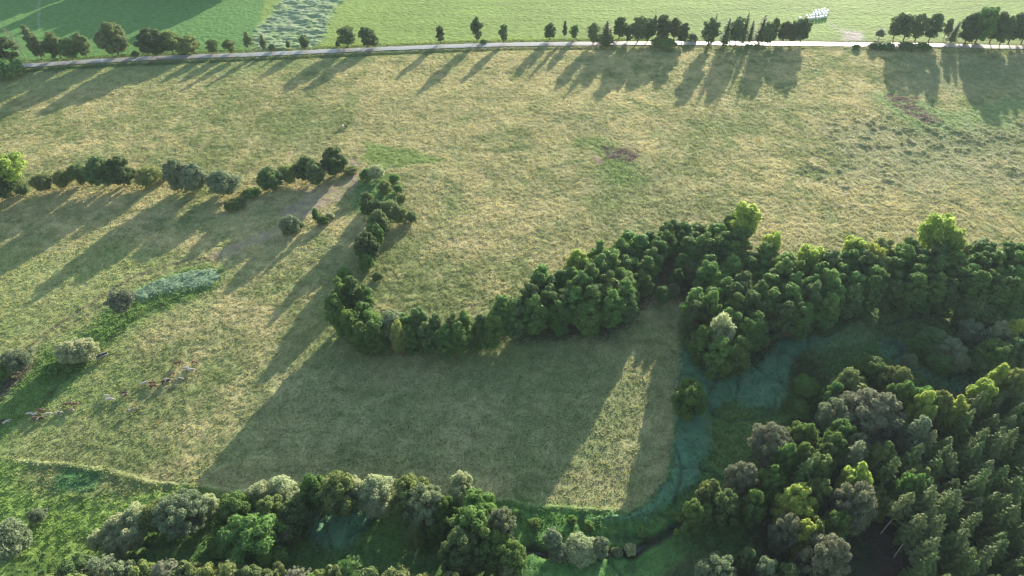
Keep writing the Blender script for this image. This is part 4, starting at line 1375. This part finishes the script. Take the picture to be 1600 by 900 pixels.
HORN = plain('horn', (0.55, 0.50, 0.40), 0.5, 0.3)
cows = [
    (3, 659, 'black', 20, 0, 'black cow at the left picture edge'), (11, 660, 'white', 40, 1, 'white cow beside the black one at the left picture edge'),
    (48, 647, 'white', 190, 1, 'white cow on the left of the huddled group'), (58, 648, 'pied', 200, 1, 'patched cow in the middle of the huddled group'),
    (66, 642, 'brown', 170, 1, 'brown cow on the upper side of the huddled group'), (55, 654, 'brown', 10, 1, 'brown cow on the lower side of the huddled group'),
    (75, 648, 'white', 20, 1, 'white cow on the right of the huddled group'), (65, 655, 'black', 30, 1, 'dark cow at the bottom of the huddled group'),
    (93, 646, 'pied', 15, 1, 'patched cow alone right of the huddled group'),
    (107, 632, 'brown', 5, 0, 'brown cow, upper left of the trio'), (117, 632, 'brown', 20, 1, 'brown cow, upper right of the trio'), (113, 641, 'pied', 340, 1, 'patched cow, lowest of the trio'),
    (168, 619, 'white', 180, 1, 'upper one of the two white cows in mid pasture'), (171, 625, 'white', 10, 1, 'lower one of the two white cows in mid pasture'),
    (194, 615, 'black', 20, 1, 'dark cow right of the two white ones'), (196, 619, 'pied', 200, 1, 'patched cow just below the dark one'),
    (204, 643, 'pied', 30, 0, 'lone patched cow below the herd with a long shadow'),
    (226, 600, 'pied', 40, 1, 'patched cow left of the brown pair'), (239, 599, 'brown', 190, 1, 'upper cow of the brown pair'), (240, 604, 'brown', 10, 1, 'lower cow of the brown pair'),
    (260, 598, 'black', 25, 1, 'biggest dark cow in the middle of the upper herd'), (262, 594, 'white', 200, 1, 'pale cow behind the biggest dark one'),
    (269, 586, 'brown', 30, 1, 'brown cow above the biggest dark one'), (281, 593, 'pied', 10, 1, 'small patched cow right of the biggest dark one'),
    (278, 568, 'brown', 15, 0, 'brown cow at the upper left end of the herd'), (305, 567, 'brown', 350, 1, 'brown cow at the far upper right of the herd'),
    (292, 577, 'white', 185, 1, 'left one of the two white cows at the top of the herd'), (299, 579, 'white', 10, 1, 'right one of the two white cows at the top of the herd'),
    (536, 198, 'white', 100, 1, 'white cow far off in the open pasture by itself with a dark calf'), (541, 198, 'black', 60, 0, 'dark calf beside the far white cow'),
]
for x, y, c, ang, g, lab in cows:
    o = link('cow', COWB[(c, g)], None)
    px_, py_ = at(x, y + 1)
    o.location = (px_, py_, ground_z(px_, py_) - 0.03)
    o.rotation_euler = (0, 0, R(ang))
    s = 0.67 + 0.05 * math.sin(x)
    if 'calf' in lab and 'dark calf' in lab and lab.startswith('dark calf'):
        s = 0.6
    if 'biggest' in lab and lab.startswith('biggest'):
        s = 0.9
    o.scale = (s, s, s)
    tag(o, lab, 'cow', 'cattle grazing in the left pasture')

# ---------------------------------------------------------------- white wrapped bales beyond the road
def bale_mesh():
    n, prof = 20, [(0.0, -0.62), (0.50, -0.61), (0.62, -0.57), (0.66, -0.48), (0.655, -0.2), (0.665, 0.0), (0.655, 0.2), (0.66, 0.48), (0.62, 0.57), (0.50, 0.61), (0.0, 0.62)]
    vs, fs = [], []
    for r_, a in prof:
        for k in range(n):
            th = 2 * math.pi * k / n
            w = r_ * (1 + 0.012 * math.sin(5 * th + a * 9))
            vs.append((a, w * math.cos(th), 0.64 + w * math.sin(th)))
    for i in range(len(prof) - 1):
        for k in range(n):
            fs.append((i * n + k, i * n + (k + 1) % n, (i + 1) * n + (k + 1) % n, (i + 1) * n + k))
    return mesh_from('bale', vs, np.array(fs), plain('white_wrap_film', (0.80, 0.80, 0.80), 0.25, 0.6, 0.06, 3), True)


BALE = bale_mesh()
rows = [(1262, 31.5, 1290, 28, 7, 'front'), (1260, 27.5, 1291.5, 24, 7, 'second'), (1270, 23.2, 1293, 20.2, 6, 'third'), (1274, 19.6, 1288, 17.2, 4, 'back')]
for xa, ya, xb, yb, n, rn in rows:
    for i in range(n):
        f = i / (n - 1)
        px_, py_ = at(xa + (xb - xa) * f, ya + (yb - ya) * f)
        o = link('wrapped_bale', BALE, None, (px_ + random.uniform(-.12, .12), py_ + random.uniform(-.2, .2), 0.05))
        o.rotation_euler = (0, 0, R(75 + random.uniform(-6, 6)))
        s = 0.9
        o.scale = (s, s, s)
        tag(o, f"white wrapped bale, {ordinal(i + 1)} from left in {rn} row beyond the road", 'bale', 'white wrapped bales beyond the road')
px_, py_ = at(1249, 31)
o = link('wrapped_bale', BALE, None, (px_, py_, 0.05))
tag(o, 'white wrapped bale lying apart left of the others behind the trees', 'bale', 'white wrapped bales beyond the road')

# ---------------------------------------------------------------- feed trough by the willow clump
def box(cx, cy, cz, sx, sy, sz):
    v = np.array([(cx + a * sx / 2, cy + b * sy / 2, cz + c * sz / 2) for a in (-1, 1) for b in (-1, 1) for c in (-1, 1)])
    f = np.array([(0, 1, 3, 2), (4, 6, 7, 5), (0, 4, 5, 1), (2, 3, 7, 6), (0, 2, 6, 4), (1, 5, 7, 3)])
    return v, f


ZINC = plain('galvanised_steel', (0.20, 0.21, 0.21), 0.6, 0.4, 0.12, 2, 0.2)
DARKM = plain('dark_trough_inside', (0.05, 0.05, 0.055), 0.7, 0.2)
tr = bpy.data.objects.new('feed_trough', None)
col.objects.link(tr)
px_, py_ = at(161, 559)
tr.location = (px_, py_, 0)
tr.rotation_euler = (0, 0, R(35))
tag(tr, 'grey metal feed trough on the grass beside the pale willow clump', 'trough')
walls = [box(0, 0.42, 0.72, 2.5, 0.06, 0.5), box(0, -0.42, 0.72, 2.5, 0.06, 0.5), box(1.25, 0, 0.72, 0.06, 0.90, 0.5), box(-1.25, 0, 0.72, 0.06, 0.90, 0.5)]
v, f = join(walls)
link('side_walls', mesh_from('side_walls', v, f, ZINC), tr)
link('bottom', mesh_from('bottom', *box(0, 0, 0.50, 2.44, 0.78, 0.05), DARKM), tr)
v, f = join([box(0, 0.45, 0.99, 2.64, 0.10, 0.05), box(0, -0.45, 0.99, 2.64, 0.10, 0.05), box(1.28, 0, 0.993, 0.10, 0.80, 0.05), box(-1.28, 0, 0.993, 0.10, 0.80, 0.05)])
link('rim', mesh_from('rim', v, f, ZINC), tr)
for a in (-1.05, 1.05):
    for b in (-0.36, 0.36):
        link('leg', mesh_from('leg', *box(a, b, 0.23, 0.09, 0.09, 0.5), ZINC), tr)
print('PLANTED', count, 'objects', len(bpy.data.objects))

# ---------------------------------------------------------------- thin evening haze
hz, hn, hl, hout = new_mat('haze_air')
pv = hn.new('ShaderNodeVolumePrincipled')
pv.inputs['Color'].default_value = (0.72, 0.86, 1.0, 1)
pv.inputs['Density'].default_value = HAZE
pv.inputs['Anisotropy'].default_value = 0.2
hl.new(pv.outputs[0], hout.inputs['Volume'])
hv, hf = box(0, 1800, 60, 6400, 5200, 134)
ho = link('haze', mesh_from('haze', hv, hf, hz))
tag(ho, None, None, None, 'stuff')
